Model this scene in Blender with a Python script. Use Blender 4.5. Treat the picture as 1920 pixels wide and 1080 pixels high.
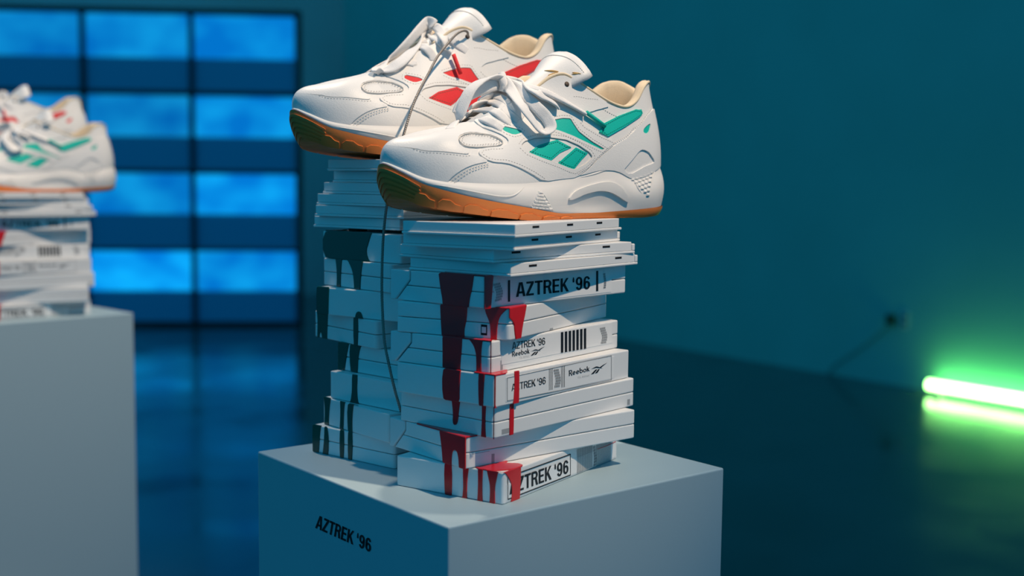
import bpy, bmesh, math, random
import numpy as np
from mathutils import Vector, Matrix
from mathutils.bvhtree import BVHTree
from mathutils.geometry import delaunay_2d_cdt

for o in list(bpy.data.objects):
    bpy.data.objects.remove(o)
scene = bpy.context.scene
COL = scene.collection
random.seed(4)
MM = 0.001
R = math.radians

# ------------------------------------------------------------------ camera
PLINTH_H = 1.10
F_PX, PITCH, ROLL, EYE = 2242.15, .0924, -.0106, PLINTH_H + .25044
_c, _s = math.cos(PITCH), math.sin(PITCH)
_r0, _u0 = Vector((1, 0, 0)), Vector((0, _s, _c))
FWD = Vector((0, _c, -_s))
CR = _r0 * math.cos(ROLL) - _u0 * math.sin(ROLL)
CU = _r0 * math.sin(ROLL) + _u0 * math.cos(ROLL)
CAM = Vector((0, 0, EYE))
cd = bpy.data.cameras.new('camera')
cam = bpy.data.objects.new('camera', cd)
COL.objects.link(cam)
cam.matrix_world = Matrix((
    (CR.x, CU.x, -FWD.x, CAM.x), (CR.y, CU.y, -FWD.y, CAM.y), (CR.z, CU.z, -FWD.z, CAM.z), (0, 0, 0, 1)))
cd.lens = F_PX / 1920 * 36
cd.sensor_width = 36
cd.clip_start = .01
cd.dof.use_dof = True
cd.dof.focus_distance = .99
cd.dof.aperture_fstop = 4.4
scene.camera = cam


def ray(px, py):
    return (FWD * F_PX + CR * (px - 960) - CU * (py - 540)).normalized()


def on_z(px, py, z):
    d = ray(px, py)
    return CAM + d * ((z - EYE) / d.z)


# ------------------------------------------------------------------ world, lamps, exposure
w = bpy.data.worlds.new('world')
scene.world = w
w.use_nodes = True
bg = w.node_tree.nodes['Background']
bg.inputs[0].default_value = (.018, .34, .63, 1)
bg.inputs[1].default_value = .62
scene.view_settings.view_transform = 'Standard'
scene.view_settings.look = 'None'
scene.view_settings.gamma = 1
scene.view_settings.exposure = 0
scene.view_settings.use_curve_mapping = False


def spot(name, loc, target, power, color, angle, blend, size):
    l = bpy.data.lights.new(name, 'SPOT')
    l.energy = power
    l.color = color
    l.spot_size = R(angle)
    l.spot_blend = blend
    l.shadow_soft_size = size
    o = bpy.data.objects.new(name, l)
    COL.objects.link(o)
    o.location = loc
    o.rotation_euler = (Vector(target) - Vector(loc)).to_track_quat('-Z', 'Y').to_euler()
    return o


def area(name, loc, target, power, color, sx, sy):
    l = bpy.data.lights.new(name, 'AREA')
    l.shape = 'RECTANGLE'
    l.energy = power
    l.color = color
    l.size = sx
    l.size_y = sy
    o = bpy.data.objects.new(name, l)
    COL.objects.link(o)
    o.location = loc
    o.rotation_euler = (Vector(target) - Vector(loc)).to_track_quat('-Z', 'Y').to_euler()
    return o


def from_dir(target, az, el, dist):
    t = Vector(target)
    n = Vector((az[0], az[1], 0)).normalized()
    return t + (n * math.cos(R(el)) + Vector((0, 0, math.sin(R(el))))) * dist


SHOE_C = Vector((-.02, 1.03, PLINTH_H + .33))
WARM = (1, .77, .56)
KEY_P = 235
KEY_AZ, KEY_EL = (.80, -.60), 57
spot('key_spot', from_dir(SHOE_C, KEY_AZ, KEY_EL, 2.3), SHOE_C + Vector((.03, .0, .05)), KEY_P, WARM, 21.5, .85, .03)
spot('back_spot', from_dir(SHOE_C, (-.6, .75), 56, 2.3), SHOE_C, 110, (1, .8, .62), 24, .8, .03)

# ------------------------------------------------------------------ materials
_m = {}


def mat(name, col, rough=.5, spec=.5, bump=0, bscale=400, var=0, metal=0, coat=0, emit=None, estr=0, sss=0):
    if name in _m:
        return _m[name]
    m = bpy.data.materials.new(name)
    m.use_nodes = True
    nt = m.node_tree
    p = nt.nodes['Principled BSDF']
    p.inputs['Base Color'].default_value = (*col, 1)
    p.inputs['Roughness'].default_value = rough
    p.inputs['Metallic'].default_value = metal
    p.inputs['Specular IOR Level'].default_value = spec
    p.inputs['Coat Weight'].default_value = coat
    if sss:
        p.inputs['Subsurface Weight'].default_value = sss
        p.inputs['Subsurface Radius'].default_value = (.004, .002, .001)
    if emit:
        p.inputs['Emission Color'].default_value = (*emit, 1)
        p.inputs['Emission Strength'].default_value = estr
    if bump or var:
        tc = nt.nodes.new('ShaderNodeTexCoord')
        n = nt.nodes.new('ShaderNodeTexNoise')
        n.inputs['Scale'].default_value = bscale
        n.inputs['Detail'].default_value = 4
        nt.links.new(tc.outputs['Object'], n.inputs['Vector'])
        if bump:
            b = nt.nodes.new('ShaderNodeBump')
            b.inputs['Strength'].default_value = bump
            b.inputs['Distance'].default_value = .001
            nt.links.new(n.outputs['Fac'], b.inputs['Height'])
            nt.links.new(b.outputs[0], p.inputs['Normal'])
        if var:
            n2 = nt.nodes.new('ShaderNodeTexNoise')
            n2.inputs['Scale'].default_value = bscale * .05
            nt.links.new(tc.outputs['Object'], n2.inputs['Vector'])
            mx = nt.nodes.new('ShaderNodeMixRGB')
            mx.inputs[1].default_value = (*[c * (1 - var) for c in col], 1)
            mx.inputs[2].default_value = (*[min(1, c * (1 + var)) for c in col], 1)
            nt.links.new(n2.outputs['Fac'], mx.inputs[0])
            nt.links.new(mx.outputs[0], p.inputs['Base Color'])
    _m[name] = m
    return m


PLASTIC = mat('white_plastic', (.78, .78, .77), .42, .4, bump=.05, bscale=900)
PLASTIC2 = mat('white_plastic_door', (.74, .75, .75), .38, .4)
PAPER = mat('label_paper', (.80, .80, .79), .6, .3)
INK = mat('black_ink', (.008, .010, .014), .5, .3)
GREYINK = mat('grey_ink', (.22, .23, .24), .6, .3)
DARK = mat('dark_recess', (.012, .012, .014), .7, .2)
REDP = mat('red_gloss_paint', (.62, .008, .012), .22, .5)
GREENP = mat('dark_green_gloss_paint', (.0, .058, .042), .2, .5)
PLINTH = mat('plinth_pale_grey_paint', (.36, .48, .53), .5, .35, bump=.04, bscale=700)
LEATHER = mat('white_leather', (.80, .78, .75), .45, .4, bump=.16, bscale=800)
LEATHER2 = mat('white_leather_overlay', (.82, .80, .77), .42, .4, bump=.16, bscale=900)
CORD = mat('joint_cord', (.62, .59, .55), .8, .2)
SEAM = mat('grey_seam_thread', (.50, .47, .44), .8, .2)  # plain grey thread of the stitching
REDT = mat('dark_red_thread', (.38, .02, .02), .8, .2)
TEALT = mat('dark_teal_thread', (.0, .17, .13), .8, .2)
LINING = mat('cream_lining', (.74, .60, .42), .85, .2, bump=.3, bscale=1500)
PIPING = mat('cream_piping', (.76, .62, .43), .7, .25)
MIDSOLE = mat('white_foam', (.80, .77, .73), .55, .3, sss=.05)
GUM = mat('gum_rubber', (.76, .215, .045), .5, .4, bump=.1, bscale=600)
LACE = mat('white_lace', (.82, .80, .78), .85, .15, bump=.5, bscale=1600)
TEAL = mat('teal_suede', (.0, .52, .41), .6, .35, bump=.3, bscale=1500)
RED = mat('red_suede', (.80, .03, .035), .6, .35, bump=.3, bscale=1500)
GOLD = mat('gold_thread', (.62, .38, .13), .45, .5)
STEEL = mat('steel_cable', (.30, .27, .24), .4, .5, metal=.6)


# ------------------------------------------------------------------ mesh helpers
def mesh(name, verts, faces, smooth=False):
    me = bpy.data.meshes.new(name)
    me.from_pydata([tuple(v) for v in verts], [], [tuple(f) for f in faces])
    me.update()
    if smooth:
        me.polygons.foreach_set('use_smooth', [True] * len(me.polygons))
    return me


def add(name, me, material, parent=None, **props):
    o = bpy.data.objects.new(name, me)
    COL.objects.link(o)
    if me is not None and material is not None and not me.materials:
        me.materials.append(material)
    o.parent = parent
    for k, v in props.items():
        o[k] = v
    return o


def empty(name, loc, rz=0, **props):
    o = bpy.data.objects.new(name, None)
    COL.objects.link(o)
    o.location = loc
    o.rotation_euler = (0, 0, rz)
    o.empty_display_size = .02
    for k, v in props.items():
        o[k] = v
    return o


class MB:
    def __init__(s):
        s.v, s.f = [], []

    def box(s, a, b):
        n = len(s.v)
        x0, y0, z0 = a
        x1, y1, z1 = b
        s.v += [(x0, y0, z0), (x1, y0, z0), (x1, y1, z0), (x0, y1, z0), (x0, y0, z1), (x1, y0, z1), (x1, y1, z1), (x0, y1, z1)]
        s.f += [tuple(n + i for i in q) for q in ((0, 3, 2, 1), (4, 5, 6, 7), (0, 1, 5, 4), (1, 2, 6, 5), (2, 3, 7, 6), (3, 0, 4, 7))]
        return s

    def raw(s, v, f):
        n = len(s.v)
        s.v += [tuple(p) for p in v]
        s.f += [tuple(n + i for i in q) for q in f]
        return s

    def mesh(s, name='mesh', smooth=False):
        return mesh(name, s.v, s.f, smooth)


def bevel(o, width, seg=2, ang=35):
    m = o.modifiers.new('bevel', 'BEVEL')
    m.width = width
    m.segments = seg
    m.limit_method = 'ANGLE'
    m.angle_limit = R(ang)
    return o


def extrude_x(profile, x0, x1, corner=None, name='mesh'):
    """profile: yz polygon swept along x; vertical edges at y=0 rounded by `corner`."""
    bm = bmesh.new()
    a = [bm.verts.new((x0, y, z)) for y, z in profile]
    b = [bm.verts.new((x1, y, z)) for y, z in profile]
    n = len(profile)
    bm.faces.new(a)
    bm.faces.new(list(reversed(b)))
    for i in range(n):
        bm.faces.new((a[i], b[i], b[(i + 1) % n], a[(i + 1) % n]))
    bmesh.ops.recalc_face_normals(bm, faces=bm.faces)
    if corner:
        ed = [e for e in bm.edges if abs(e.verts[0].co.x - e.verts[1].co.x) < 1e-7 and abs(e.verts[0].co.y - e.verts[1].co.y) < 1e-7
              and abs(e.verts[0].co.y) < 1e-6]
        bmesh.ops.bevel(bm, geom=ed, offset=corner, segments=4, profile=.5, affect='EDGES')
    me = bpy.data.meshes.new(name)
    bm.to_mesh(me)
    bm.free()
    return me


def children(o):
    return [c for c in KIDS.get(o.name, [])]


def copy_tree(o, parent=None):
    c = o.copy()
    COL.objects.link(c)
    c.parent = parent
    for ch in KIDS.get(o.name, []):
        copy_tree(ch, c)
    return c


def chaikin(pts, n=2):
    for _ in range(n):
        q = []
        for i in range(len(pts)):
            a, b = pts[i], pts[(i + 1) % len(pts)]
            q.append((a[0] * .75 + b[0] * .25, a[1] * .75 + b[1] * .25))
            q.append((a[0] * .25 + b[0] * .75, a[1] * .25 + b[1] * .75))
        pts = q
    return pts


def inside(poly, x, y):
    r = False
    n = len(poly)
    j = n - 1
    for i in range(n):
        xi, yi = poly[i]
        xj, yj = poly[j]
        if (yi > y) != (yj > y) and x < (xj - xi) * (y - yi) / (yj - yi) + xi:
            r = not r
        j = i
    return r


def dedupe(poly, eps):
    out = []
    for p in poly:
        if not out or (abs(p[0] - out[-1][0]) + abs(p[1] - out[-1][1])) > eps:
            out.append(p)
    while len(out) > 2 and abs(out[0][0] - out[-1][0]) + abs(out[0][1] - out[-1][1]) <= eps:
        out.pop()
    return out


def resample(poly, step):
    out = []
    n = len(poly)
    for i in range(n):
        a, b = poly[i], poly[(i + 1) % n]
        d = math.hypot(b[0] - a[0], b[1] - a[1])
        k = max(1, int(d / step))
        for j in range(k):
            t = j / k
            out.append((a[0] + (b[0] - a[0]) * t, a[1] + (b[1] - a[1]) * t))
    return out


def triangulate(outer, holes=(), grid=None):
    """returns (points, triangles) of the region inside outer and outside holes"""
    pts = [Vector(p) for p in outer]
    edges = [(i, (i + 1) % len(outer)) for i in range(len(outer))]
    for h in holes:
        n = len(pts)
        pts += [Vector(p) for p in h]
        edges += [(n + i, n + (i + 1) % len(h)) for i in range(len(h))]
    if grid:
        xs = [p[0] for p in outer]
        ys = [p[1] for p in outer]
        x = min(xs) + grid * .5
        while x < max(xs):
            y = min(ys) + grid * .5
            while y < max(ys):
                if inside(outer, x, y) and not any(inside(h, x, y) for h in holes):
                    pts.append(Vector((x, y)))
                y += grid
            x += grid
    vo, eo, fo, _, _, _ = delaunay_2d_cdt(pts, edges, [], 0, 1e-7)
    tri = []
    for f in fo:
        cx = sum(vo[i].x for i in f) / len(f)
        cy = sum(vo[i].y for i in f) / len(f)
        if inside(outer, cx, cy) and not any(inside(h, cx, cy) for h in holes):
            tri.append(tuple(f))
    return [(v.x, v.y) for v in vo], tri


def catmull(P, n, closed=False):
    P = [Vector(p) for p in P]
    m = len(P)
    out = []
    segs = m if closed else m - 1
    for i in range(segs):
        if closed:
            p0, p1, p2, p3 = P[(i - 1) % m], P[i], P[(i + 1) % m], P[(i + 2) % m]
        else:
            p0, p1, p2, p3 = P[max(i - 1, 0)], P[i], P[i + 1], P[min(i + 2, m - 1)]
        for k in range(n):
            t = k / n
            out.append(.5 * ((2 * p1) + (p2 - p0) * t + (2 * p0 - 5 * p1 + 4 * p2 - p3) * t * t + (3 * p1 - p0 - 3 * p2 + p3) * t ** 3))
    if not closed:
        out.append(P[-1])
    return out


def tube(pts, rad, sides=8, name='tube'):
    pts = [Vector(p) for p in pts]
    v, f = [], []
    up = None
    n = len(pts)
    for i, p in enumerate(pts):
        d = (pts[min(i + 1, n - 1)] - pts[max(i - 1, 0)]).normalized()
        if up is None:
            up = d.orthogonal().normalized()
        up = (up - d * up.dot(d)).normalized()
        s = d.cross(up)
        r = rad(i / (n - 1)) if callable(rad) else rad
        for k in range(sides):
            a = 2 * math.pi * k / sides
            v.append(p + (up * math.cos(a) + s * math.sin(a)) * r)
    for i in range(n - 1):
        for k in range(sides):
            k2 = (k + 1) % sides
            f.append((i * sides + k, i * sides + k2, (i + 1) * sides + k2, (i + 1) * sides + k))
    f.append(tuple(reversed(range(sides))))
    f.append(tuple((n - 1) * sides + k for k in range(sides)))
    return mesh(name, v, f, True)


# ------------------------------------------------------------------ lettering (drawn strokes)
def _q(x0, y0, x1, y1):
    return [(x0, y0), (x1, y0), (x1, y1), (x0, y1)]


def _arc(cx, cy, rx, ry, t, a0, a1, n=14, tx=None):
    tx = tx or t
    out = []
    for i in range(n):
        b0 = R(a0 + (a1 - a0) * i / n)
        b1 = R(a0 + (a1 - a0) * (i + 1) / n)
        out.append([(cx + rx * math.cos(b0), cy + ry * math.sin(b0)), (cx + rx * math.cos(b1), cy + ry * math.sin(b1)),
                    (cx + (rx - tx) * math.cos(b1), cy + (ry - t) * math.sin(b1)), (cx + (rx - tx) * math.cos(b0), cy + (ry - t) * math.sin(b0))])
    return out


def glyph(c, w):
    """quads, advance; cap height 1"""
    h = w * .85
    if c == 'A':
        return [[(0, 0), (w * 1.05, 0), (.27 + w * .55, 1), (.27 - w * .35, 1)], [(.66 - w * 1.05, 0), (.66, 0), (.39 + w * .35, 1), (.39 - w * .55, 1)],
                _q(.15, .22, .51, .22 + h)], .66
    if c == 'Z':
        return [_q(0, 0, .54, h), _q(.02, 1 - h, .54, 1), [(0, h * .9), (w * 1.15, h * .9), (.54, 1 - h * .9), (.54 - w * 1.15, 1 - h * .9)]], .57
    if c == 'T':
        return [_q(0, 1 - h, .56, 1), _q(.28 - w / 2, 0, .28 + w / 2, 1)], .59
    if c == 'R':
        return [_q(0, 0, w, 1), _q(0, 1 - h, .32, 1), _q(0, .43, .32, .43 + h), [(.30, .46), (.30 + w, .48), (.60, 0), (.60 - w * 1.1, 0)]] + \
            _arc(.31, .715, .26, .285, h, -90, 90, tx=w), .62
    if c == 'E':
        return [_q(0, 0, w, 1), _q(0, 0, .50, h), _q(0, .44, .46, .44 + h), _q(0, 1 - h, .50, 1)], .55
    if c == 'K':
        return [_q(0, 0, w, 1), [(w * .8, .30), (w * .8, .52), (.42, 1), (.60, 1)], [(.18, .50), (.32, .62), (.62, 0), (.43, 0)]], .62
    if c == "'":
        return [[(.03, .62), (.15, .62), (.16, .80), (.12, 1), (.05, 1), (.02, .8)]], .22
    if c == '9':
        return _arc(.26, .68, .26, .32, h, 0, 360, 22, tx=w) + _arc(.26, .35, .26, .35, h, -160, 0, 12, tx=w) + [_q(.52 - w, .34, .52, .70)], .57
    if c == '6':
        return _arc(.26, .32, .26, .32, h, 0, 360, 22, tx=w) + _arc(.26, .65, .26, .35, h, 20, 180, 12, tx=w) + [_q(0, .30, w, .66)], .57
    if c == 'r':   # the capital of the script-like wordmark
        return [_q(.05, 0, .05 + w, .95), _q(0, .95 - h, .36, .95), _q(.05, .42, .34, .42 + h), [(.26, .46), (.26 + w, .46), (.58, -.05), (.58 - w, -.05)]] + \
            _arc(.34, .685, .22, .265, h, -90, 90, tx=w), .58
    if c == 'e':
        return _arc(.25, .32, .25, .32, h, 15, 320, 18, tx=w) + [_q(.04, .27, .47, .27 + h)], .54
    if c == 'b':
        return _arc(.25, .32, .25, .32, h, 0, 360, 20, tx=w) + [_q(0, .1, w, .98)], .54
    if c == 'o':
        return _arc(.26, .32, .26, .32, h, 0, 360, 20, tx=w), .56
    if c == 'k':
        return [_q(0, 0, w, .98), [(w * .5, .22), (w * .5, .40), (.28, .66), (.44, .66)], [(.13, .34), (.24, .44), (.46, 0), (.31, 0)]], .48
    if c == 'C':
        return _arc(.30, .5, .30, .5, h, 40, 320, 18, tx=w), .64
    if c == 'L':
        return [_q(0, 0, w, 1), _q(0, 0, .45, h)], .55
    if c == 'S':
        return _arc(.26, .735, .26, .265, h, 20, 270, 12, tx=w) + _arc(.26, .265, .26, .265, h, -160, 90, 12, tx=w), .6
    if c == 'I':
        return [_q(0, 0, w, 1)], w + .12
    return [], .2


def lettering(text, w=.17, gap=.03):
    """quads normalised to width 1 x height 1"""
    x = 0
    out = []
    for c in text:
        q, ad = glyph(c, w)
        for p in q:
            out.append([(x + a, b) for a, b in p])
        x += ad + gap
    x -= gap
    return [[(a / x, b) for a, b in p] for p in out]


VECTOR = [[(0, .66), (.10, .70), (.30, .84), (.40, .80), (.72, .40), (.46, .58), (.33, .68), (.2, .66)],
          [(.52, .62), (.70, .80), (1.0, 1.0), (.62, .55)],
          [(.0, .0), (.17, .0), (.40, .46), (.27, .46)], [(.24, .0), (.40, .0), (.54, .40), (.46, .46)]]
WAVY = []
for _i in range(7):
    for _j in range(5):
        _o = .18 * math.sin(_i / 6 * 4.2)
        WAVY.append([(_j * .17 + _o + .1, _i / 7), (_j * .17 + _o + .2, _i / 7), (_j * .17 + _o + .2, _i / 7 + .12), (_j * .17 + _o + .1, _i / 7 + .12)])


def print_mesh(quads, box, to3d):
    """quads in the unit square -> box corners (bl, br, tr, tl) -> 3D"""
    bl, br, tr, tl = box
    v, f = [], []
    for q in quads:
        n = len(v)
        for a, b in q:
            x = (bl[0] * (1 - a) + br[0] * a) * (1 - b) + (tl[0] * (1 - a) + tr[0] * a) * b
            y = (bl[1] * (1 - a) + br[1] * a) * (1 - b) + (tl[1] * (1 - a) + tr[1] * a) * b
            v.append(to3d(x, y))
        f.append(tuple(range(n, n + len(q))))
    return v, f

# ------------------------------------------------------------------ the room
def noise_mat(name, c1, c2, scale, rough, rough2, spec, bump=0, stretch=(1, 1, 1)):
    m = bpy.data.materials.new(name)
    m.use_nodes = True
    nt = m.node_tree
    p = nt.nodes['Principled BSDF']
    tc = nt.nodes.new('ShaderNodeTexCoord')
    mp = nt.nodes.new('ShaderNodeMapping')
    mp.inputs['Scale'].default_value = stretch
    n = nt.nodes.new('ShaderNodeTexNoise')
    n.inputs['Scale'].default_value = scale
    n.inputs['Detail'].default_value = 5
    nt.links.new(tc.outputs['Object'], mp.inputs[0])
    nt.links.new(mp.outputs[0], n.inputs['Vector'])
    rm = nt.nodes.new('ShaderNodeValToRGB')
    rm.color_ramp.elements[0].position = .35
    rm.color_ramp.elements[1].position = .65
    rm.color_ramp.elements[0].color = (*c1, 1)
    rm.color_ramp.elements[1].color = (*c2, 1)
    nt.links.new(n.outputs['Fac'], rm.inputs[0])
    nt.links.new(rm.outputs[0], p.inputs['Base Color'])
    mr = nt.nodes.new('ShaderNodeMapRange')
    mr.inputs['From Min'].default_value = .35
    mr.inputs['From Max'].default_value = .65
    mr.inputs['To Min'].default_value = rough
    mr.inputs['To Max'].default_value = rough2
    nt.links.new(n.outputs['Fac'], mr.inputs[0])
    nt.links.new(mr.outputs[0], p.inputs['Roughness'])
    p.inputs['Specular IOR Level'].default_value = spec
    if bump:
        b = nt.nodes.new('ShaderNodeBump')
        b.inputs['Strength'].default_value = bump
        b.inputs['Distance'].default_value = .01
        nt.links.new(n.outputs['Fac'], b.inputs['Height'])
        nt.links.new(b.outputs[0], p.inputs['Normal'])
    return m


FLOOR_M = noise_mat('polished_concrete', (.030, .040, .042), (.055, .065, .068), 1.6, .11, .24, .8, bump=.05)
WALL_M = noise_mat('painted_wall', (.20, .50, .44), (.23, .54, .48), 1.2, .8, .9, .2)
WALL_B = noise_mat('lit_back_wall', (.80, .52, .48), (.84, .56, .52), 1.2, .8, .9, .2)  # paler, redder than the right wall: extra light put into the wall colour

fl = MB().box((-14, -4, -.1), (10, 17, 0))
add('floor', fl.mesh('floor'), FLOOR_M, kind='structure')

W1 = on_z(1179, 638, 0)
W2 = on_z(1653, 718, 0)
WD = (W2 - W1).normalized()                 # along the right wall, towards the camera
# corner: where the wall's foot passes x = 646 px
_lo, _hi = -12.0, 0.0
for _ in range(60):
    _mid = (_lo + _hi) / 2
    q = W1 + WD * _mid - CAM
    if 960 + F_PX * q.dot(CR) / q.dot(FWD) < 646:
        _lo = _mid
    else:
        _hi = _mid
CORNER = W1 + WD * _lo
WN = Vector((-WD.y, WD.x, 0))
if WN.dot(CAM - W1) < 0:
    WN = -WN                                # wall normal into the room
WALL_H = 4.6


def wall(name, a, b, n, m):
    t = .15
    c = [a, b, b - n * t, a - n * t]
    v = [(p.x, p.y, 0) for p in c] + [(p.x, p.y, WALL_H) for p in c]
    f = [(0, 1, 2, 3), (7, 6, 5, 4), (0, 4, 5, 1), (1, 5, 6, 2), (2, 6, 7, 3), (3, 7, 4, 0)]
    me = mesh(name, v, f)
    bm = bmesh.new()
    bm.from_mesh(me)
    bmesh.ops.recalc_face_normals(bm, faces=bm.faces)
    bm.to_mesh(me)
    bm.free()
    return add(name, me, m, kind='structure')


wall('wall_right', CORNER, CORNER + WD * 12.5, WN, WALL_M)
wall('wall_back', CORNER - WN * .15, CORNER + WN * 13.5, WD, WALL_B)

# --- wall of glowing blue panes standing on the floor
g0 = on_z(547, 610, 0)
GY = R(5)
gu = Vector((math.cos(GY), math.sin(GY), 0))
gn = Vector((gu.y, -gu.x, 0))               # towards the camera


def grid_uv(px, py):
    d = ray(px, py)
    t = (g0 - CAM).dot(gn) / d.dot(gn)
    p = CAM + d * t - g0
    return p.dot(gu), p.z


US = [(grid_uv(168, 400)[0] - (grid_uv(366, 400)[0] - grid_uv(168, 400)[0]), None)]
u1a, u1b = grid_uv(168.5, 400)[0], grid_uv(361, 400)[0]
u2a, u2b = grid_uv(367, 400)[0], grid_uv(554, 400)[0]
pitch = u2a - u1a
cols = [(u1a - pitch, u1b - pitch - .02), (u1a, u1b), (u2a, u2b)]
rows = []
for (a, b, c, d_) in ((31, 111, 113, 172), (182, 258, 261, 319), (327, 402, 405, 465), (471, 545, 549, 602)):
    rows.append([max(grid_uv(460, y)[1], .03) for y in (a, b, c, d_)])


def pane_mat(i):
    m = bpy.data.materials.new('glowing_blue_pane')
    m.use_nodes = True
    nt = m.node_tree
    p = nt.nodes['Principled BSDF']
    p.inputs['Base Color'].default_value = (.02, .06, .1, 1)
    p.inputs['Roughness'].default_value = .3
    tc = nt.nodes.new('ShaderNodeTexCoord')
    mp = nt.nodes.new('ShaderNodeMapping')
    mp.inputs['Location'].default_value = (i * 3.7, i * 1.3, i * .9)
    mp.inputs['Scale'].default_value = (1.2, 1, 1.6)
    n = nt.nodes.new('ShaderNodeTexNoise')
    n.inputs['Scale'].default_value = 2.2
    n.inputs['Detail'].default_value = 1
    nt.links.new(tc.outputs['Object'], mp.inputs[0])
    nt.links.new(mp.outputs[0], n.inputs['Vector'])
    rm = nt.nodes.new('ShaderNodeValToRGB')
    rm.color_ramp.elements[0].position = .3
    rm.color_ramp.elements[1].position = .7
    k = [.8, .9, 1.0, .7, .75, 1.0, .85, .9, 1.15, .9, 1.25, 1.05][i % 12]
    rm.color_ramp.elements[0].color = (0, .16 * k, .58 * k, 1)
    rm.color_ramp.elements[1].color = (.004, .34 * k, .80 * k, 1)
    nt.links.new(n.outputs['Fac'], rm.inputs[0])
    nt.links.new(rm.outputs[0], p.inputs['Emission Color'])
    p.inputs['Emission Strength'].default_value = 1.0
    return m


FRAME_M = mat('dark_blue_frame', (.012, .02, .03), .5, .4)
PANEL_M = mat('navy_panel', (.04, .25, .36), .35, .5, emit=(0, .2, 1), estr=.045)
gw = empty('panel_wall', g0, GY, label='tall dark-framed wall of glowing blue panes standing on the floor', category='light panel')
ul, ur = cols[0][0] - .05, cols[-1][1] + .035
zt = rows[0][0] + .055
fm = MB()
for x in (ul - .02, (cols[0][1] + cols[1][0]) / 2 - .02, (cols[1][1] + cols[2][0]) / 2 - .02, ur - .02):
    fm = MB().box((x, -.06, 0), (x + .045, .06, zt))
    bevel(add('frame_post', fm.mesh('frame_post'), FRAME_M, gw), .004)
for z0, z1 in [(rows[0][0], zt)] + [(rows[i + 1][0], rows[i][3]) for i in range(3)] + [(0, rows[3][3])]:
    fm = MB().box((ul, -.045, z0), (ur, .045, z1))
    bevel(add('frame_rail', fm.mesh('frame_rail'), FRAME_M, gw), .004)
k = 0
for ri, (a, b, c, d_) in enumerate(rows):
    for (x0, x1) in cols:
        pm = MB().box((x0, -.03, b), (x1, .02, a))
        bevel(add('pane', pm.mesh('pane'), pane_mat(k), gw), .012, 3)
        k += 1
        pm = MB().box((x0, -.015, d_), (x1, .02, (b + c) / 2))
        bevel(add('panel', pm.mesh('panel'), PANEL_M, gw), .004)

# --- green tube light lying along the foot of the right wall
TUBE_M = mat('green_tube_glow', (.5, .9, .5), .4, emit=(.32, 1, .22), estr=13)
CAP_M = mat('tube_end_cap', (.6, .62, .6), .4)


def on_wall(px, py, off):
    d = ray(px, py)
    t = ((W1 + WN * off) - CAM).dot(WN) / d.dot(WN)
    return CAM + d * t


TOFF = .10
ta = on_wall(1741, 727, TOFF)
TR = .031
ta.z = max(ta.z, TR + .03)
tl = empty('tube_light', (ta.x, ta.y, ta.z), math.atan2(WD.y, WD.x),
           label='glowing green tube light lying along the foot of the teal wall', category='lamp')
add('tube', tube([(0, 0, 0), (1.25, 0, 0)], TR, 20), TUBE_M, tl)
add('end_cap', tube([(-.02, 0, 0), (.0, 0, 0)], TR * 1.02, 20), CAP_M, tl)
add('end_cap', tube([(1.25, 0, 0), (1.28, 0, 0)], TR * 1.02, 20), CAP_M, tl)
for x in (.06, 1.15):
    add('stand_foot', MB().box((x, -.035, -ta.z), (x + .03, .035, -TR * .8)).mesh('stand_foot'), CAP_M, tl)

# --- socket on the right wall with plug and lead
oc = on_wall(1697, 600, 0)
ro = math.atan2(WD.y, WD.x)
ot = empty('wall_socket', oc, ro, label='pale wall socket on the teal wall above the green tube', category='socket')
side = 1 if (Matrix.Rotation(ro, 3, 'Z') @ Vector((0, 1, 0))).dot(WN) > 0 else -1
pl = add('plate', MB().box((-.032, min(0, side * .008), -.058), (.032, max(0, side * .008), .058)).mesh('plate'), mat('socket_plate', (.5, .6, .55), .4), ot)
bevel(pl, .004)
for z in (-.025, .025):
    add('socket_face', MB().box((-.016, min(side * .006, side * .010), z - .014), (.016, max(side * .006, side * .010), z + .014)).mesh('socket_face'), mat('socket_dark', (.05, .07, .06), .5), ot)
pc = on_wall(1670, 599, .026)
pg = empty('plug_adapter', pc, ro, label='small dark plug adapter beside the pale wall socket', category='plug')
b_ = add('adapter_body', MB().box((-.03, -.02, -.035), (.03, .02, .035)).mesh('adapter_body'), mat('plug_dark', (.012, .05, .02), .5), pg)
bevel(b_, .008, 3)
ld = [on_wall(*q) - pc for q in ((1668, 606, .02), (1650, 625, .012), (1610, 655, .012), (1570, 682, .012), (1552, 699, .015))]
rot = Matrix.Rotation(-ro, 3, 'Z')
add('lead', tube(catmull([rot @ q for q in ld], 8), .005, 8), mat('plug_lead', (.10, .28, .26), .5), pg)

# ------------------------------------------------------------------ plinths
PF = Vector((-43.8 * MM, 837.9 * MM, 0))
PYAW = R(38.9)
PS = .296


def plinth(loc, yaw, label):
    r = empty('plinth', loc, yaw, label=label, category='plinth')
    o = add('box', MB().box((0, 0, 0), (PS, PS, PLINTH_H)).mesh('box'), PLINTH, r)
    bevel(o, .0016, 3)
    return r


main_plinth = plinth(PF, PYAW, 'white square plinth with black lettering on its side, carrying both tape stacks')
# lettering on the short-left face (local x = 0 plane, running from y = PS to y = 0)
rx = Vector((math.cos(PYAW), math.sin(PYAW), 0))
ry = Vector((-math.sin(PYAW), math.cos(PYAW), 0))


def plinth_face(px, py):
    d = ray(px, py)
    t = (PF - CAM).dot(rx) / d.dot(rx)
    p = CAM + d * t - PF
    return p.dot(ry), p.z


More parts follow.
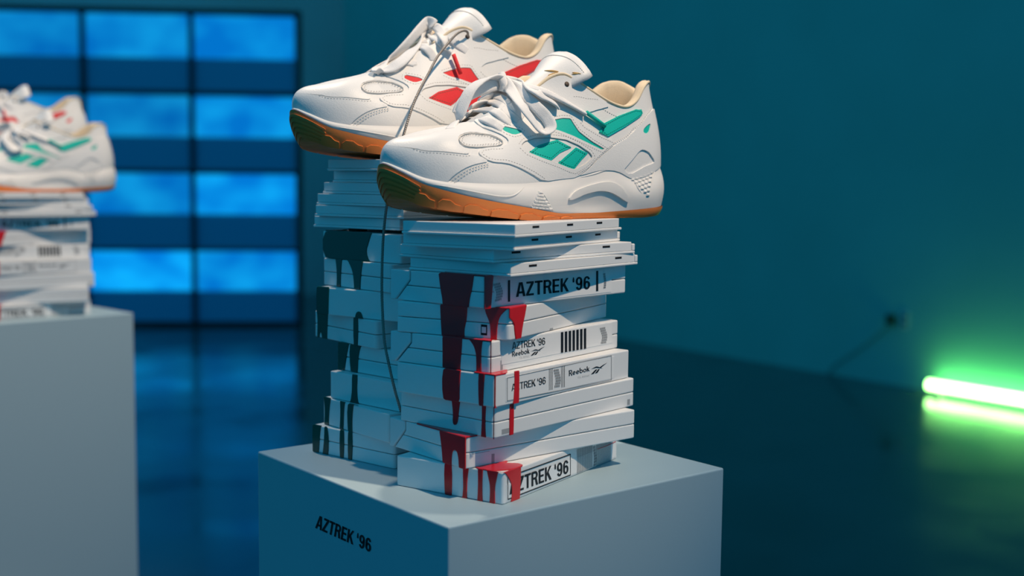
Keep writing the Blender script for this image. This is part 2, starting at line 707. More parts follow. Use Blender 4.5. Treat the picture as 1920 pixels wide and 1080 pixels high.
bx = [plinth_face(*p) for p in ((591.5, 989.5), (697, 1036.5), (698, 1011), (596.5, 965.5))]
v, f = print_mesh(lettering("AZTREK '96", .18), bx, lambda a, b: (-.0004, a, b))
add('printed_lettering', mesh('printed_lettering', v, f), INK, main_plinth, label='black bold condensed lettering')

# ------------------------------------------------------------------ tapes and slim shells
TL, TW, TH, SH = 187 * MM, 103 * MM, 25 * MM, 10.2 * MM
_mesh_cache = {}


def shell_meshes(kind):
    if kind in _mesh_cache:
        return _mesh_cache[kind]
    m = MM
    P = lambda pts: [(a * m, b * m) for a, b in pts]
    g = .18
    out = []
    if kind == 'plain':
        out.append(('body', extrude_x(P([(0, g), (103, g), (103, 25 - g), (0, 25 - g)]), 0, TL, 2.2 * m, 'body'), PLASTIC))
    elif kind == 'seam':
        out.append(('lower_shell', extrude_x(P([(0, g), (103, g), (103, 12.3), (0, 12.3)]), 0, TL, 3.2 * m, 'lower_shell'), PLASTIC))
        out.append(('upper_shell', extrude_x(P([(0, 12.75), (103, 12.75), (103, 25 - g), (0, 25 - g)]), 0, TL, 3.2 * m, 'upper_shell'), PLASTIC))
        out.append(('tape_core', MB().box((.003, .003, .002), (TL - .003, TW - .003, .023)).mesh('tape_core'), DARK))
    else:
        out.append(('lower_shell', extrude_x(P([(0, g), (96.6, g), (84.9, 12.3), (0, 12.3)]), 0, TL, 3.2 * m, 'lower_shell'), PLASTIC))
        out.append(('upper_shell', extrude_x(P([(0, 12.75), (84.5, 12.75), (80.6, 16.8), (80.6, 25 - g), (0, 25 - g)]), 0, TL, 3.2 * m, 'upper_shell'), PLASTIC))
        out.append(('tape_door', extrude_x(P([(81.7, 25 - g), (81.7, 17.1), (98, g), (103, g), (103, 25 - g)]), -.0007, TL + .0007, None, 'tape_door'), PLASTIC2))
        out.append(('tape_core', MB().box((.003, .003, .002), (TL - .003, TW - .005, .023)).mesh('tape_core'), DARK))
    _mesh_cache[kind] = out
    return out


class Tape:
    def __init__(s, F, yaw, z, h):
        s.F = Vector((F[0] * MM, F[1] * MM, PLINTH_H + z * MM))
        s.yaw = R(yaw)
        s.h = h
        s.ex = Vector((math.cos(s.yaw), math.sin(s.yaw), 0))
        s.ey = Vector((-math.sin(s.yaw), math.cos(s.yaw), 0))

    def spine(s, px, py):       # on the long printed face -> (x, z)
        d = ray(px, py)
        p = CAM + d * ((s.F - CAM).dot(s.ey) / d.dot(s.ey)) - s.F
        return p.dot(s.ex), p.z

    def end(s, px, py):         # on the short face -> (y, z)
        d = ray(px, py)
        p = CAM + d * ((s.F - CAM).dot(s.ex) / d.dot(s.ex)) - s.F
        return p.dot(s.ey), p.z

    def top(s, px, py):
        p = on_z(px, py, s.F.z + s.h) - s.F
        return p.dot(s.ex), p.dot(s.ey)


TAPES = []          # roots in order


def make_tape(kind, F, yaw, z, label, group):
    t = Tape(F, yaw, z, TH)
    r = empty('video_cassette', t.F, t.yaw, label=label, category='video cassette', group=group)
    for n, me, m in shell_meshes(kind):
        o = add(n, me, m, r)
        if n != 'tape_core':
            bevel(o, .0009, 2)
    t.root = r
    TAPES.append(r)
    return t


def slim_meshes():
    if 'slim' in _mesh_cache:
        return _mesh_cache['slim']
    a = MB().box((0, 0, .0001), (TL, TW, .0022)).mesh('base_plate')
    b = extrude_x([(.0006, .0023), (TW - .0006, .0023), (TW - .0006, SH - .0001), (.0006, SH - .0001)], .0009, TL - .0045, None, 'lid')
    c = MB().box((TL - .0042, 0, .0023), (TL, TW, SH - .0018)).mesh('end_lip')
    s = MB().box((0, -.00005, 0), (.0105, .002, .0017)).mesh('slot')
    _mesh_cache['slim'] = (a, b, c, s)
    return _mesh_cache['slim']


def make_slim(F, yaw, z, label, group, slots=(28, 84, 136), lip=True):
    t = Tape(F, yaw, z, SH)
    r = empty('slim_cassette_shell', t.F, t.yaw, label=label, category='cassette case', group=group)
    a, b, c, s = slim_meshes()
    bevel(add('base_plate', a, PLASTIC, r), .0006, 2)
    bevel(add('lid', b, PLASTIC, r), .0006, 2)
    if lip:
        bevel(add('end_lip', c, PLASTIC, r), .0008, 2)
    for x in slots:
        o = add('slot', s, DARK, r)
        o.location = (x * MM, .0005, .0064)
    t.root = r
    TAPES.append(r)
    return t


FRONT = 'cassettes stacked under the teal-striped sneaker'
BACK = 'cassettes stacked under the red-striped sneaker'
front = [
    ('door_none', 'plain', (-5.15, 897.6), 57.3, 'bottom white cassette with boxed title label and fine barcode, red paint on its corner'),
    ('T2', 'door', (-34.7, 907.8), 39.8, 'blank white cassette with red paint, jutting out just above the bottom boxed-title cassette'),
    ('T3', 'seam', (-12.7, 904.1), 49.2, 'blank white cassette with thin red drips under the one with the two-part logo label'),
    ('T4', 'plain', (-12.2, 899.5), 51.5, 'white cassette whose label has thin bars between title and large logo, one red drip'),
    ('T5', 'door', (-15.5, 907), 53.6, 'white cassette with stacked title and logo and seven thick black bars on its label'),
    ('T6', 'seam', (-1.6, 912), 62.0, 'blank white cassette with wide red paint arches over its corner'),
    ('T7', 'door', (-20.6, 907.5), 49.5, 'white cassette with the largest bold title between two bars, topmost thick cassette under teal-striped sneaker'),
]
FT = []
for i, (n, k, F, yaw, lab) in enumerate(front):
    FT.append(make_tape(k, F, yaw, i * 25, lab, FRONT))
slim_f = [((-1, 903), 53.3, 'lowest slim white shell, resting on the big-title cassette under the teal-striped sneaker', (24, 150), True),
          ((-14.5, 905), 49.3, 'second slim white shell above the big-title cassette, two slots showing', (22, 140), True),
          ((1.7, 893), 60.1, 'third slim white shell above the big-title cassette, shaded by the one on top', (27, 84, 138), True),
          ((2.1, 886.3), 60.0, 'topmost slim white shell directly under the teal-striped sneaker', (27, 84, 138), False)]
FS = []
for i, (F, yaw, lab, sl, lip) in enumerate(slim_f):
    FS.append(make_slim(F, yaw, 175 + i * 10.2, lab, FRONT, sl, lip))


def from_left(Lc, yaw):       # front corner from the left corner
    a = R(yaw)
    return (Lc[0] + 103 * math.sin(a), Lc[1] - 103 * math.cos(a))


back = [
    ('seam', (-98.9, 1005.7), 51.5, 'bottom white cassette with dark green drips resting on the plinth under the red-striped sneaker'),
    ('plain', (-103.0, 995.5), 40.8, 'white cassette with three dark green drips, second from bottom under the red-striped sneaker'),
    ('plain', from_left((-163, 1067), 47.5), 47.5, 'white cassette with one dark green drip, third from bottom under the red-striped sneaker'),
    ('seam', from_left((-157, 1075), 47.5), 47.5, 'white cassette with two dark green drips, fourth from bottom under the red-striped sneaker'),
    ('seam', (-118.1, 1030.1), 39.4, 'white cassette jutting out leftwards with dark green end, fifth from bottom under the red-striped sneaker'),
    ('plain', (-92.5, 1019), 55, 'white cassette with dark green end strip, sixth from bottom under the red-striped sneaker'),
    ('seam', (-103.7, 1020.3), 42.4, 'white cassette with two wide green drips, just below the mostly green cassette'),
    ('plain', (-95.5, 1024.4), 48.9, 'white cassette whose end is mostly covered in dark green paint'),
]
BT = []
for i, (k, F, yaw, lab) in enumerate(back):
    BT.append(make_tape(k, F, yaw, i * 25, lab, BACK))
ords = ['lowest', 'second', 'third', 'fourth', 'fifth', 'topmost']
slim_b = [((-98.2, 1040.5), 55.6), ((-94.4, 1035.6), 57.0), ((-99.4, 1030.4), 51.2), ((-97.1, 1030.6), 48.6), ((-92.1, 1025.8), 45.2), ((-93.6, 1017.4), 46.8)]
BS = []
for i, (F, yaw) in enumerate(slim_b):
    lab = '%s slim white shell %s the red-striped sneaker' % (ords[i], 'directly under' if i == 5 else 'of the six between the green-painted cassette and')
    BS.append(make_slim(F, yaw, 203 + i * 10.3, lab, BACK, (28, 84, 138), False))

# small moulded recesses on blank spines
for t, boxes in ((FT[1], [(26, 1, 29, 8.5), (6, 11, 24, 11.4)]), (FT[2], [(9, 2, 20, 6), (176, 2, 180, 7)]), (FT[5], [(70, 0.5, 76, 2.2)]), (FT[4], [(12, 1.5, 15, 9)])):
    for (x0, z0, x1, z1) in boxes:
        o = add('recess', MB().box((x0 * MM, -.0001, z0 * MM), (x1 * MM, .002, z1 * MM)).mesh('recess'),
                mat('grey_recess', (.33, .34, .35), .6), t.root)
# hinge window on the end of the paint-arched cassette
_a, _b = FT[5].end(902, 628), FT[5].end(913.5, 609)
y0, y1, z0, z1 = _b[0], _a[0], _a[1], _b[1]
hw = add('hinge_window', MB().box((-.0003, y0, z0), (.002, y1, z1)).mesh('hinge_window'), DARK, FT[5].root)
add('hinge_pin', MB().box((-.0006, y0 + .0008, z0 + .0018), (.0005, y1 - .0008, z1 - .0018)).mesh('hinge_pin'), PLASTIC2, FT[5].root)

# ------------------------------------------------------------------ printed labels
def label_plate(t, corners):
    pts = [t.spine(*c) for c in corners]
    x0, x1 = pts[0][0], pts[1][0]
    z0, z1 = max(pts[0][1], .0016), min(pts[2][1], .0236)
    o = add('paper_label', MB().box((x0, -.00025, z0), (x1, .001, z1)).mesh('paper_label'), PAPER, t.root)
    return o


def prints(t, plate, items):
    for kind, quad in items:
        box = [t.spine(*q) for q in quad]
        col = INK
        if kind == 'title':
            q = lettering("AZTREK '96", .17)
        elif kind == 'title_thin':
            q = lettering("AZTREK '96", .13)
        elif kind == 'word':
            q = lettering('reebok', .13)
        elif kind == 'classic':
            q = lettering('CLASSIC', .06, .12)
            col = GREYINK
        elif kind == 'logo':
            q = VECTOR
        elif kind == 'bar':
            q = [_q(0, 0, 1, 1)]
        elif kind == 'wavy':
            q = WAVY
            col = GREYINK
        elif kind[:4] == 'bars':
            n, duty = int(kind.split(':')[1]), float(kind.split(':')[2])
            q = [_q(i / n, 0, (i + duty) / n, 1) for i in range(n)]
            if n > 10:
                col = GREYINK
        elif kind == 'frame':
            a, b = .008, .05
            q = [_q(0, 0, 1, b), _q(0, 1 - b, 1, 1), _q(0, 0, a, 1), _q(1 - a, 0, 1, 1)]
        elif kind == 'hair':
            a, b = .004, .025
            q = [_q(0, 0, 1, b), _q(0, 1 - b, 1, 1), _q(0, 0, a, 1), _q(1 - a, 0, 1, 1)]
            col = GREYINK
        elif kind == 'redmark':
            q = [[(0, 0), (.5, .15), (1, .75), (1, 1), (.5, .45), (0, .2)]]
            col = REDP
        v, f = print_mesh(q, box, lambda a, b: (a, -.00045, b))
        nm = {'title': 'printed_title', 'title_thin': 'printed_title', 'word': 'printed_wordmark', 'classic': 'printed_wordmark', 'logo': 'printed_logo', 'frame': 'printed_frame', 'hair': 'printed_frame'}.get(kind, 'printed_bars')
        add(nm, mesh(nm, v, f), col, plate)


def strip(xl, xr, yl0, yl1, yr0, yr1):      # bl br tr tl from left/right edge pixels
    return [(xl, yl0), (xr, yr0), (xr, yr1), (xl, yl1)]


t = FT[6]
p = label_plate(t, [(926, 572), (1146, 545), (1146, 505), (926, 530)])
prints(t, p, [('title', strip(966.5, 1107, 557, 530, 541.5, 517)), ('bar', strip(951.5, 955.8, 566, 525.5, 565.5, 525)), ('bar', strip(1117, 1121, 546, 508, 545.5, 507.5)),
              ('wavy', strip(926, 941, 566, 531, 562, 528)), ('wavy', strip(1130.5, 1135.5, 541, 512, 540, 511))])
t = FT[4]
p = label_plate(t, [(940, 684), (1147, 644), (1147, 598), (940, 645)])
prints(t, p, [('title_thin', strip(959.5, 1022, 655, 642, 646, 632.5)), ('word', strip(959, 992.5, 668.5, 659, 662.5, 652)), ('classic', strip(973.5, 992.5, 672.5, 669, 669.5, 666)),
              ('logo', strip(994, 1021, 667, 655, 661, 649)), ('bars:7:.62', strip(1051, 1101, 661.5, 623, 653, 615)), ('wavy', strip(1125, 1137, 645, 614, 643, 611.5))])
t = FT[3]
p = label_plate(t, [(948, 754), (1150, 712), (1150, 668), (948, 706)])
prints(t, p, [('hair', strip(950, 1146, 752, 708, 713, 666)), ('title_thin', strip(958.5, 1023, 733, 720, 719.5, 706)), ('bars:3:.25', strip(1029, 1037, 731.5, 691, 730, 689.5)),
              ('wavy', strip(1038, 1050, 727, 692, 725, 690)), ('bars:3:.25', strip(1052, 1060, 726.5, 687, 725, 685.5)), ('word', strip(1065.5, 1105, 705, 694, 695.5, 685.5)),
              ('classic', strip(1083, 1105.5, 709.5, 706, 705.5, 702)), ('logo', strip(1107, 1138, 702, 687, 694.5, 679.5))])
t = FT[0]
p = label_plate(t, [(949, 940), (1154, 858), (1154, 830), (949, 895)])
prints(t, p, [('frame', strip(951, 1069.3, 937.5, 893, 891.2, 850.5)), ('title', strip(954.5, 1066, 927.5, 900, 886.5, 861)),
              ('bars:14:.4', strip(1081.5, 1111, 888, 842, 875, 834)), ('bars:14:.4', strip(1117.5, 1145.6, 873.5, 834, 863.5, 828)),
              ('wavy', strip(1111.5, 1117, 875, 836, 872, 834)), ('redmark', strip(1119, 1154, 842.5, 839, 832, 827))])

# ------------------------------------------------------------------ paint
PT = .00075


def paint(t, plane, polys, sc, ox, oy, material, name='paint_drip', PT=PT):
    hi = t.h
    for poly in polys:
        mb = MB()
        fn = {'end': t.end, 'spine': t.spine, 'top': t.top}[plane]
        pts = [fn(x / sc + ox, y / sc + oy) for x, y in poly]
        if plane == 'top':
            lim = ((-.0003, TL), (-.0003, TW))
        else:
            lim = ((-.0006, TW if plane == 'end' else TL), (.0, hi + .0005))
        q = []
        for a, b in pts:
            (a0, a1), (b0, b1) = lim
            if plane != 'top':
                if b > hi - .0030:
                    b = hi + .006
                elif b < .0030:
                    b = -.006
                if a < .0030:
                    a = -.006
            else:
                if a < .0030:
                    a = -.006
                if b < .0030:
                    b = -.006
            q.append((a, b))
        q = chaikin(q, 2)
        q = [(min(max(a, lim[0][0]), lim[0][1]), min(max(b, lim[1][0]), lim[1][1])) for a, b in q]
        q = dedupe(q, .0002)
        if len(q) < 3:
            continue
        vo, tri = triangulate(q)
        if plane == 'end':
            m3 = lambda a, b, o: (-o, a, b)
        elif plane == 'spine':
            m3 = lambda a, b, o: (a, -o, b)
        else:
            m3 = lambda a, b, o: (a, b, hi + o)
        ar = sum(q[i][0] * q[(i + 1) % len(q)][1] - q[(i + 1) % len(q)][0] * q[i][1] for i in range(len(q)))
        # domed sheet: inner ring full thickness, rim low
        n = len(q)
        v = [m3(a, b, PT) for a, b in vo]
        mb.raw(v, tri)
        v = [m3(a, b, PT) for a, b in q] + [m3(a, b, -.0002) for a, b in q]
        mb.raw(v, [(i, (i + 1) % n, n + (i + 1) % n, n + i) for i in range(n)])
        me = mb.mesh(name)
        bm = bmesh.new()
        bm.from_mesh(me)
        bmesh.ops.remove_doubles(bm, verts=bm.verts, dist=2e-6)
        bmesh.ops.recalc_face_normals(bm, faces=bm.faces)
        bm.to_mesh(me)
        bm.free()
        o = add(name, me, material, t.root)
        bevel(o, .0005, 2, 50)



B7 = (4.91, 800, 500)
C6 = (3.176, 720, 620)
C3 = (3.375, 560, 280)
C4 = (3.177, 570, 560)
T1, T2, T3, T4, T5, T6, T7 = FT
paint(T7, 'end', [[(105, 60), (548, 85), (552, 150), (530, 120), (480, 105), (442, 112), (425, 180), (410, 240), (395, 310), (383, 365), (378, 400), (118, 352), (155, 335), (150, 300), (130, 200)]], *B7, REDP)
paint(T7, 'spine', [[(540, 80), (640, 80), (615, 110), (603, 160), (592, 330), (575, 385), (540, 395)]], *B7, REDP)
paint(T7, 'top', [[(105, 62), (250, 40), (450, 60), (640, 80), (620, 95), (545, 95)]], *B7, REDP)
paint(T6, 'end', [[(122, 345), (378, 385), (372, 470), (360, 525), (345, 600), (360, 632), (505, 640), (510, 675), (140, 640), (145, 630), (132, 500)],
                  [(520, 380), (770, 400), (745, 420), (700, 425), (665, 480), (650, 560), (645, 690), (592, 690), (590, 560), (575, 490), (545, 430)]], *B7, REDP)
paint(T6, 'spine', [[(745, 395), (925, 360), (905, 430), (880, 540), (858, 640), (852, 688), (832, 688), (826, 640), (805, 590), (800, 510), (775, 440), (750, 420)]], *B7, REDP)
paint(T6, 'top', [[(520, 395), (590, 335), (640, 350), (860, 335), (890, 342), (925, 368), (750, 415), (600, 412)]], *B7, REDP)
paint(T5, 'end', [[(145, 636), (330, 672), (325, 760), (315, 840), (308, 950), (148, 945), (150, 800)],
                  [(320, 665), (590, 685), (590, 700), (530, 700), (505, 740), (502, 900), (510, 965), (460, 960), (462, 860), (455, 780), (430, 710), (330, 690)]], *B7, REDP)
paint(T5, 'spine', [[(585, 680), (600, 682), (590, 820), (582, 940), (560, 960)]], *B7, REDP)
paint(T5, 'top', [[(105, 632), (330, 620), (520, 640), (600, 670), (560, 690)]], *B7, REDP)
paint(T4, 'end', [[(347, 215), (462, 222), (452, 300), (450, 430), (350, 420)], [(562, 250), (605, 255), (595, 330), (590, 465), (567, 458)],
                  [(648, 262), (670, 262), (668, 470), (652, 470), (656, 400)]], *C6, REDP)
paint(T4, 'spine', [[(775, 250), (802, 240), (803, 330), (800, 425), (780, 432), (764, 426), (774, 350)], [(655, 265), (664, 262), (667, 380), (685, 455), (655, 470)]], *C6, REDP)
paint(T4, 'top', [[(545, 250), (580, 222), (650, 215), (722, 222), (738, 240), (690, 262), (640, 272)]], *C6, REDP)
paint(T3, 'end', [[(398, 415), (460, 420), (447, 470), (440, 560), (410, 560), (415, 480)], [(585, 445), (612, 450), (602, 540), (611, 615), (596, 630), (578, 620), (586, 540)]], *C6, REDP)
paint(T3, 'spine', [[(747, 435), (772, 430), (769, 605), (756, 616), (745, 608)], [(640, 455), (668, 455), (668, 620), (660, 640), (645, 640)]], *C6, REDP)
paint(T2, 'top', [[(195, 548), (300, 546), (450, 548), (520, 590), (560, 630), (480, 640), (335, 605)]], *C6, REDP)
paint(T2, 'end', [[(325, 595), (560, 625), (520, 640), (485, 660), (477, 740), (476, 835), (450, 835), (445, 730), (422, 705), (405, 725), (402, 800), (355, 795), (345, 680)]], *C6, REDP)
paint(T1, 'top', [[(535, 806), (560, 788), (630, 773), (738, 768), (735, 784), (712, 792), (815, 792), (815, 815), (700, 835), (610, 825)]], *C6, REDP)
paint(T1, 'end', [[(358, 775), (407, 780), (405, 985), (385, 992), (364, 982)], [(470, 810), (512, 815), (497, 880), (494, 960), (498, 985), (480, 994), (463, 985), (474, 950), (473, 880)],
                  [(560, 812), (592, 815), (585, 920), (590, 1000), (575, 1012), (556, 1003), (563, 920)],
                  [(605, 812), (730, 825), (715, 845), (690, 845), (672, 880), (660, 940), (664, 1015), (645, 1026), (628, 1018), (636, 930), (620, 860)]], *C6, REDP)
paint(T1, 'spine', [[(712, 810), (812, 785), (812, 860), (804, 990), (795, 1008), (765, 1020), (752, 1012), (762, 930), (740, 870)]], *C6, REDP)

b1, b2, b3, b4, b5, b6, b7, b8 = BT
paint(b8, 'end', [[(150, 505), (475, 512), (448, 580), (425, 655), (470, 715), (155, 700)]], *C3, GREENP)
paint(b7, 'end', [[(230, 690), (280, 693), (268, 780), (268, 895), (240, 895), (246, 780)], [(290, 695), (415, 700), (395, 790), (390, 900), (355, 900), (350, 800), (335, 745)]], *C3, GREENP)
paint(b6, 'end', [[(110, 860), (197, 868), (190, 960), (188, 1085), (112, 1080)], [(355, 1075), (362, 1040), (380, 1022), (402, 1038), (414, 1080)]], *C3, GREENP)
paint(b5, 'end', [[(75, 55), (147, 80), (140, 170), (138, 245), (112, 240), (108, 200), (95, 200), (92, 235), (80, 230), (85, 130)], [(295, 105), (325, 108), (322, 290), (298, 285)]], *C4, GREENP)
paint(b4, 'end', [[(195, 265), (278, 275), (255, 340), (238, 450), (198, 445)], [(270, 280), (360, 288), (325, 320), (320, 460), (280, 455)]], *C4, GREENP)
paint(b3, 'end', [[(288, 450), (322, 450), (315, 580), (338, 640), (262, 630), (288, 585)]], *C4, GREENP)
paint(b2, 'end', [[(115, 580), (165, 588), (150, 680), (148, 785), (122, 780), (128, 650)], [(216, 590), (254, 595), (240, 640), (235, 790), (213, 785), (221, 680)],
                  [(258, 600), (340, 615), (302, 640), (288, 700), (290, 815), (263, 808)]], *C4, GREENP)
paint(b1, 'end', [[(50, 730), (110, 738), (96, 800), (88, 915), (52, 905)], [(125, 770), (150, 800), (145, 935), (108, 925), (122, 850)],
                  [(214, 770), (242, 775), (238, 965), (215, 960)], [(263, 795), (292, 800), (288, 985), (263, 980)]], *C4, GREENP)
for t, pts, cr in ((b8, [[(205, 500), (225, 478), (245, 500), (300, 520), (160, 515)]], C3), (b4, [[(225, 262), (260, 250), (290, 262), (300, 285), (205, 278)]], C4)):
    paint(t, 'top', pts, *cr, GREENP)

# thick blobs added as supports, holding the raised slim shells off the green-painted cassette
for (bx_, by_, br_) in ((22, 82, 9), (30, 24, 10), (150, 30, 10), (150, 80, 9), (90, 55, 10)):
    mb = MB()
    n_ = 18
    rings_ = [(1.0, 0.0), (.97, .0012), (.85, .0024), (.6, .00285), (.3, .0030)]
    vv = []
    for rr, zz in rings_:
        for i in range(n_):
            an = 2 * math.pi * i / n_
            wob = 1 + .12 * math.sin(3 * an + bx_)
            vv.append(((bx_ + br_ * rr * wob * math.cos(an)) * MM, (by_ + br_ * rr * wob * math.sin(an)) * MM, TH - .0001 + zz))
    vv.append((bx_ * MM, by_ * MM, TH + .0030))
    ff = [(k * n_ + i, k * n_ + (i + 1) % n_, (k + 1) * n_ + (i + 1) % n_, (k + 1) * n_ + i) for k in range(4) for i in range(n_)]
    ff += [(4 * n_ + i, 4 * n_ + (i + 1) % n_, 5 * n_) for i in range(n_)]
    add('support_blob', mesh('support_blob', vv, ff, True), GREENP, b8.root)

# ------------------------------------------------------------------ sneakers
# shoe space, metres: x from heel (0) to toe (.298), +y the outer side, z up from the ground
# stations: sole outline s, y outer, y inner, outsole bottom, outsole top, midsole top, collar/throat edge (x, y, z)
ST = [
    (0.0, 0, 0, 6, 11, 49, 14, 0, 111), (3.5, 14, -12, 5, 10.5, 49, 17, 10, 117), (12, 26, -24, 2.5, 10, 47.5, 25, 18.5, 121.5),
    (27, 34.5, -33, 1, 9, 43.5, 38, 25.5, 116), (44, 37.5, -35, 0, 8, 38, 50, 28.5, 103), (62, 39, -36, 0, 7, 36, 64, 30, 97),
    (82, 40, -35.5, 0, 6, 42, 82, 30, 99.5), (104, 41.5, -35, 0, 5, 42, 104, 28.5, 108.5), (122, 43, -35.5, 0, 5, 38.5, 124, 26, 118),
    (134, 44.5, -36, 0, 5, 36.5, 135, 24, 121.5), (146, 46, -37, 0, 5, 35.5, 146, 21, 118), (158, 47.5, -38.5, 0, 5.5, 34, 157, 19, 110.5),
    (174, 50, -42, 0, 7.5, 31.5, 172, 17.5, 102), (192, 52, -45, .5, 10, 30, 190, 15, 93.5), (210, 53, -47, 2, 12.5, 29.5, 206, 12, 86),
    (230, 51.5, -46, 4, 15.5, 29.5, 217, 7, 80.5), (250, 46, -43, 6.5, 19.5, 30, 224, 0, 77.5), (267, 38, -38, 9, 24, 31.5, 234, 0, 73.5),
    (281, 28, -31, 12, 29, 34.5, 245, 0, 70), (292, 14, -18, 16, 37.5, 41, 254, 0, 67.5), (298, -3, -3, 19, 44, 46, 258, 0, 66.5)]
NS = len(ST) - 1
ring = []
for k in range(NS + 1):
    r = ST[k]
    ring.append([r[0], r[1], r[3], r[4], r[5], r[6], r[7], r[8], k])
for k in range(NS - 1, 0, -1):
    r = ST[k]
    ring.append([r[0], r[2], r[3], r[4], r[5], r[6], -r[7], r[8], k])
for _k, _z in ((1, 117.5), (2, 122.5), (3, 121.5), (4, 114), (5, 104), (6, 101)):
    ring[2 * NS - _k][7] = _z
RING = np.array(ring, float)        # periodic, length 2*NS
NR = len(RING)


def ring_at(a):
    """a in ring-station units (0..NR), vectorised Catmull-Rom"""
    a = np.asarray(a, float)
    i = np.floor(a).astype(int)
    t = (a - i)[..., None]
    p0, p1, p2, p3 = (RING[(i + k) % NR] for k in (-1, 0, 1, 2))
    return .5 * (2 * p1 + (p2 - p0) * t + (2 * p0 - 5 * p1 + 4 * p2 - p3) * t ** 2 + (3 * p1 - p0 - 3 * p2 + p3) * t ** 3)


def ring_normal(a):
    d = ring_at(a + .02)[..., :2] - ring_at(a - .02)[..., :2]
    n = np.stack([d[..., 1], -d[..., 0]], -1)
    n = -n
    l = np.linalg.norm(n, axis=-1, keepdims=True)
    return n / np.maximum(l, 1e-9)


# outward sign check: at the outer side the normal must have +y
_SGN = 1.0 if ring_normal(np.array(12.0))[1] > 0 else -1.0


def S_upper(a, t):
    a = np.asarray(a, float)
    t = np.asarray(t, float)[..., None]
    r = ring_at(a)
    n = ring_normal(a) * _SGN
    k = np.clip(np.minimum(np.mod(a, NR), NR - np.mod(a, NR)), 0, NS)
    B = np.stack([r[..., 0] - n[..., 0] * 3.0, r[..., 1] - n[..., 1] * 3.0, r[..., 4] - 1.5], -1)
    E = r[..., 5:8]
    H = (E[..., 2] - B[..., 2])[..., None]
    n3 = np.concatenate([n, np.zeros_like(n[..., :1])], -1)
    up = np.array([0, 0, 1.0])
    ss = np.clip((k - 9) / 7, 0, 1)[..., None]
    ss = ss * ss * (3 - 2 * ss)
    toe = np.clip((k - 14.5) / 3, 0, 1)[..., None]
    toe = toe * toe * (3 - 2 * toe)
    heel = np.clip((4 - k) / 4, 0, 1)[..., None]
    P1 = B + n3 * (1.2 - .4 * heel + 2.0 * toe) + up * H * (.42 + .42 * toe)
    d = B - E
    dh = d.copy()
    dh[..., 2] = 0
    side = E + n3 * (3 - 2.2 * heel + 17 * ss) - up * (H * .28 * (1 - ss) + 5 * ss)
    top = E + dh * .72 - up * 1.0
    P2 = side * (1 - toe) + top * toe
    p = (1 - t) ** 3 * B + 3 * (1 - t) ** 2 * t * P1 + 3 * (1 - t) * t * t * P2 + t ** 3 * E
    return p * MM


def S_mid(a, t):
    a = np.asarray(a, float)
    t = np.asarray(t, float)[..., None]
    r = ring_at(a)
    n = ring_normal(a) * _SGN
    n3 = np.concatenate([n, np.zeros_like(n[..., :1])], -1)
    z0, z1 = r[..., 3][..., None], r[..., 4][..., None]
    base = np.concatenate([r[..., :2], np.zeros_like(z0)], -1)
    up = np.array([0, 0, 1.0])
    k = np.clip(np.minimum(np.mod(a, NR), NR - np.mod(a, NR)), 0, NS)[..., None]
    tall = np.clip((z1 - z0) / 20, 0, 1)
    # slightly pinched at the arch, flared at heel and forefoot
    arch = np.exp(-((k - 7.6) / 2.0) ** 2)
    out = -.8 + tall * (2.6 * np.sin(math.pi * np.clip(t * 1.1, 0, 1))) * (1 - .7 * arch) - 2.0 * t ** 3 + 0 * z0
    out = out - 4.0 * arch * np.exp(-((t - .12) / .3) ** 2)
    return (base + n3 * out + up * (z0 + (z1 - z0) * t)) * MM


def S_out(a, t):
    a = np.asarray(a, float)
    t = np.asarray(t, float)[..., None]
    r = ring_at(a)
    n = ring_normal(a) * _SGN
    n3 = np.concatenate([n, np.zeros_like(n[..., :1])], -1)
    z0, z1 = r[..., 2][..., None], r[..., 3][..., None]
    k = np.clip(np.minimum(np.mod(a, NR), NR - np.mod(a, NR)), 0, NS)[..., None]
    base = np.concatenate([r[..., :2], np.zeros_like(z0)], -1)
    up = np.array([0, 0, 1.0])
    toe = np.clip((k - 16) / 4, 0, 1)
    arch = np.exp(-((k - 7.6) / 2.0) ** 2)
    out = .6 * t + (t - 1) * (2.5 + 7 * toe) * (1 - t) - 3.5 * arch
    return (base + n3 * out + up * (z0 + (z1 - z0) * t)) * MM


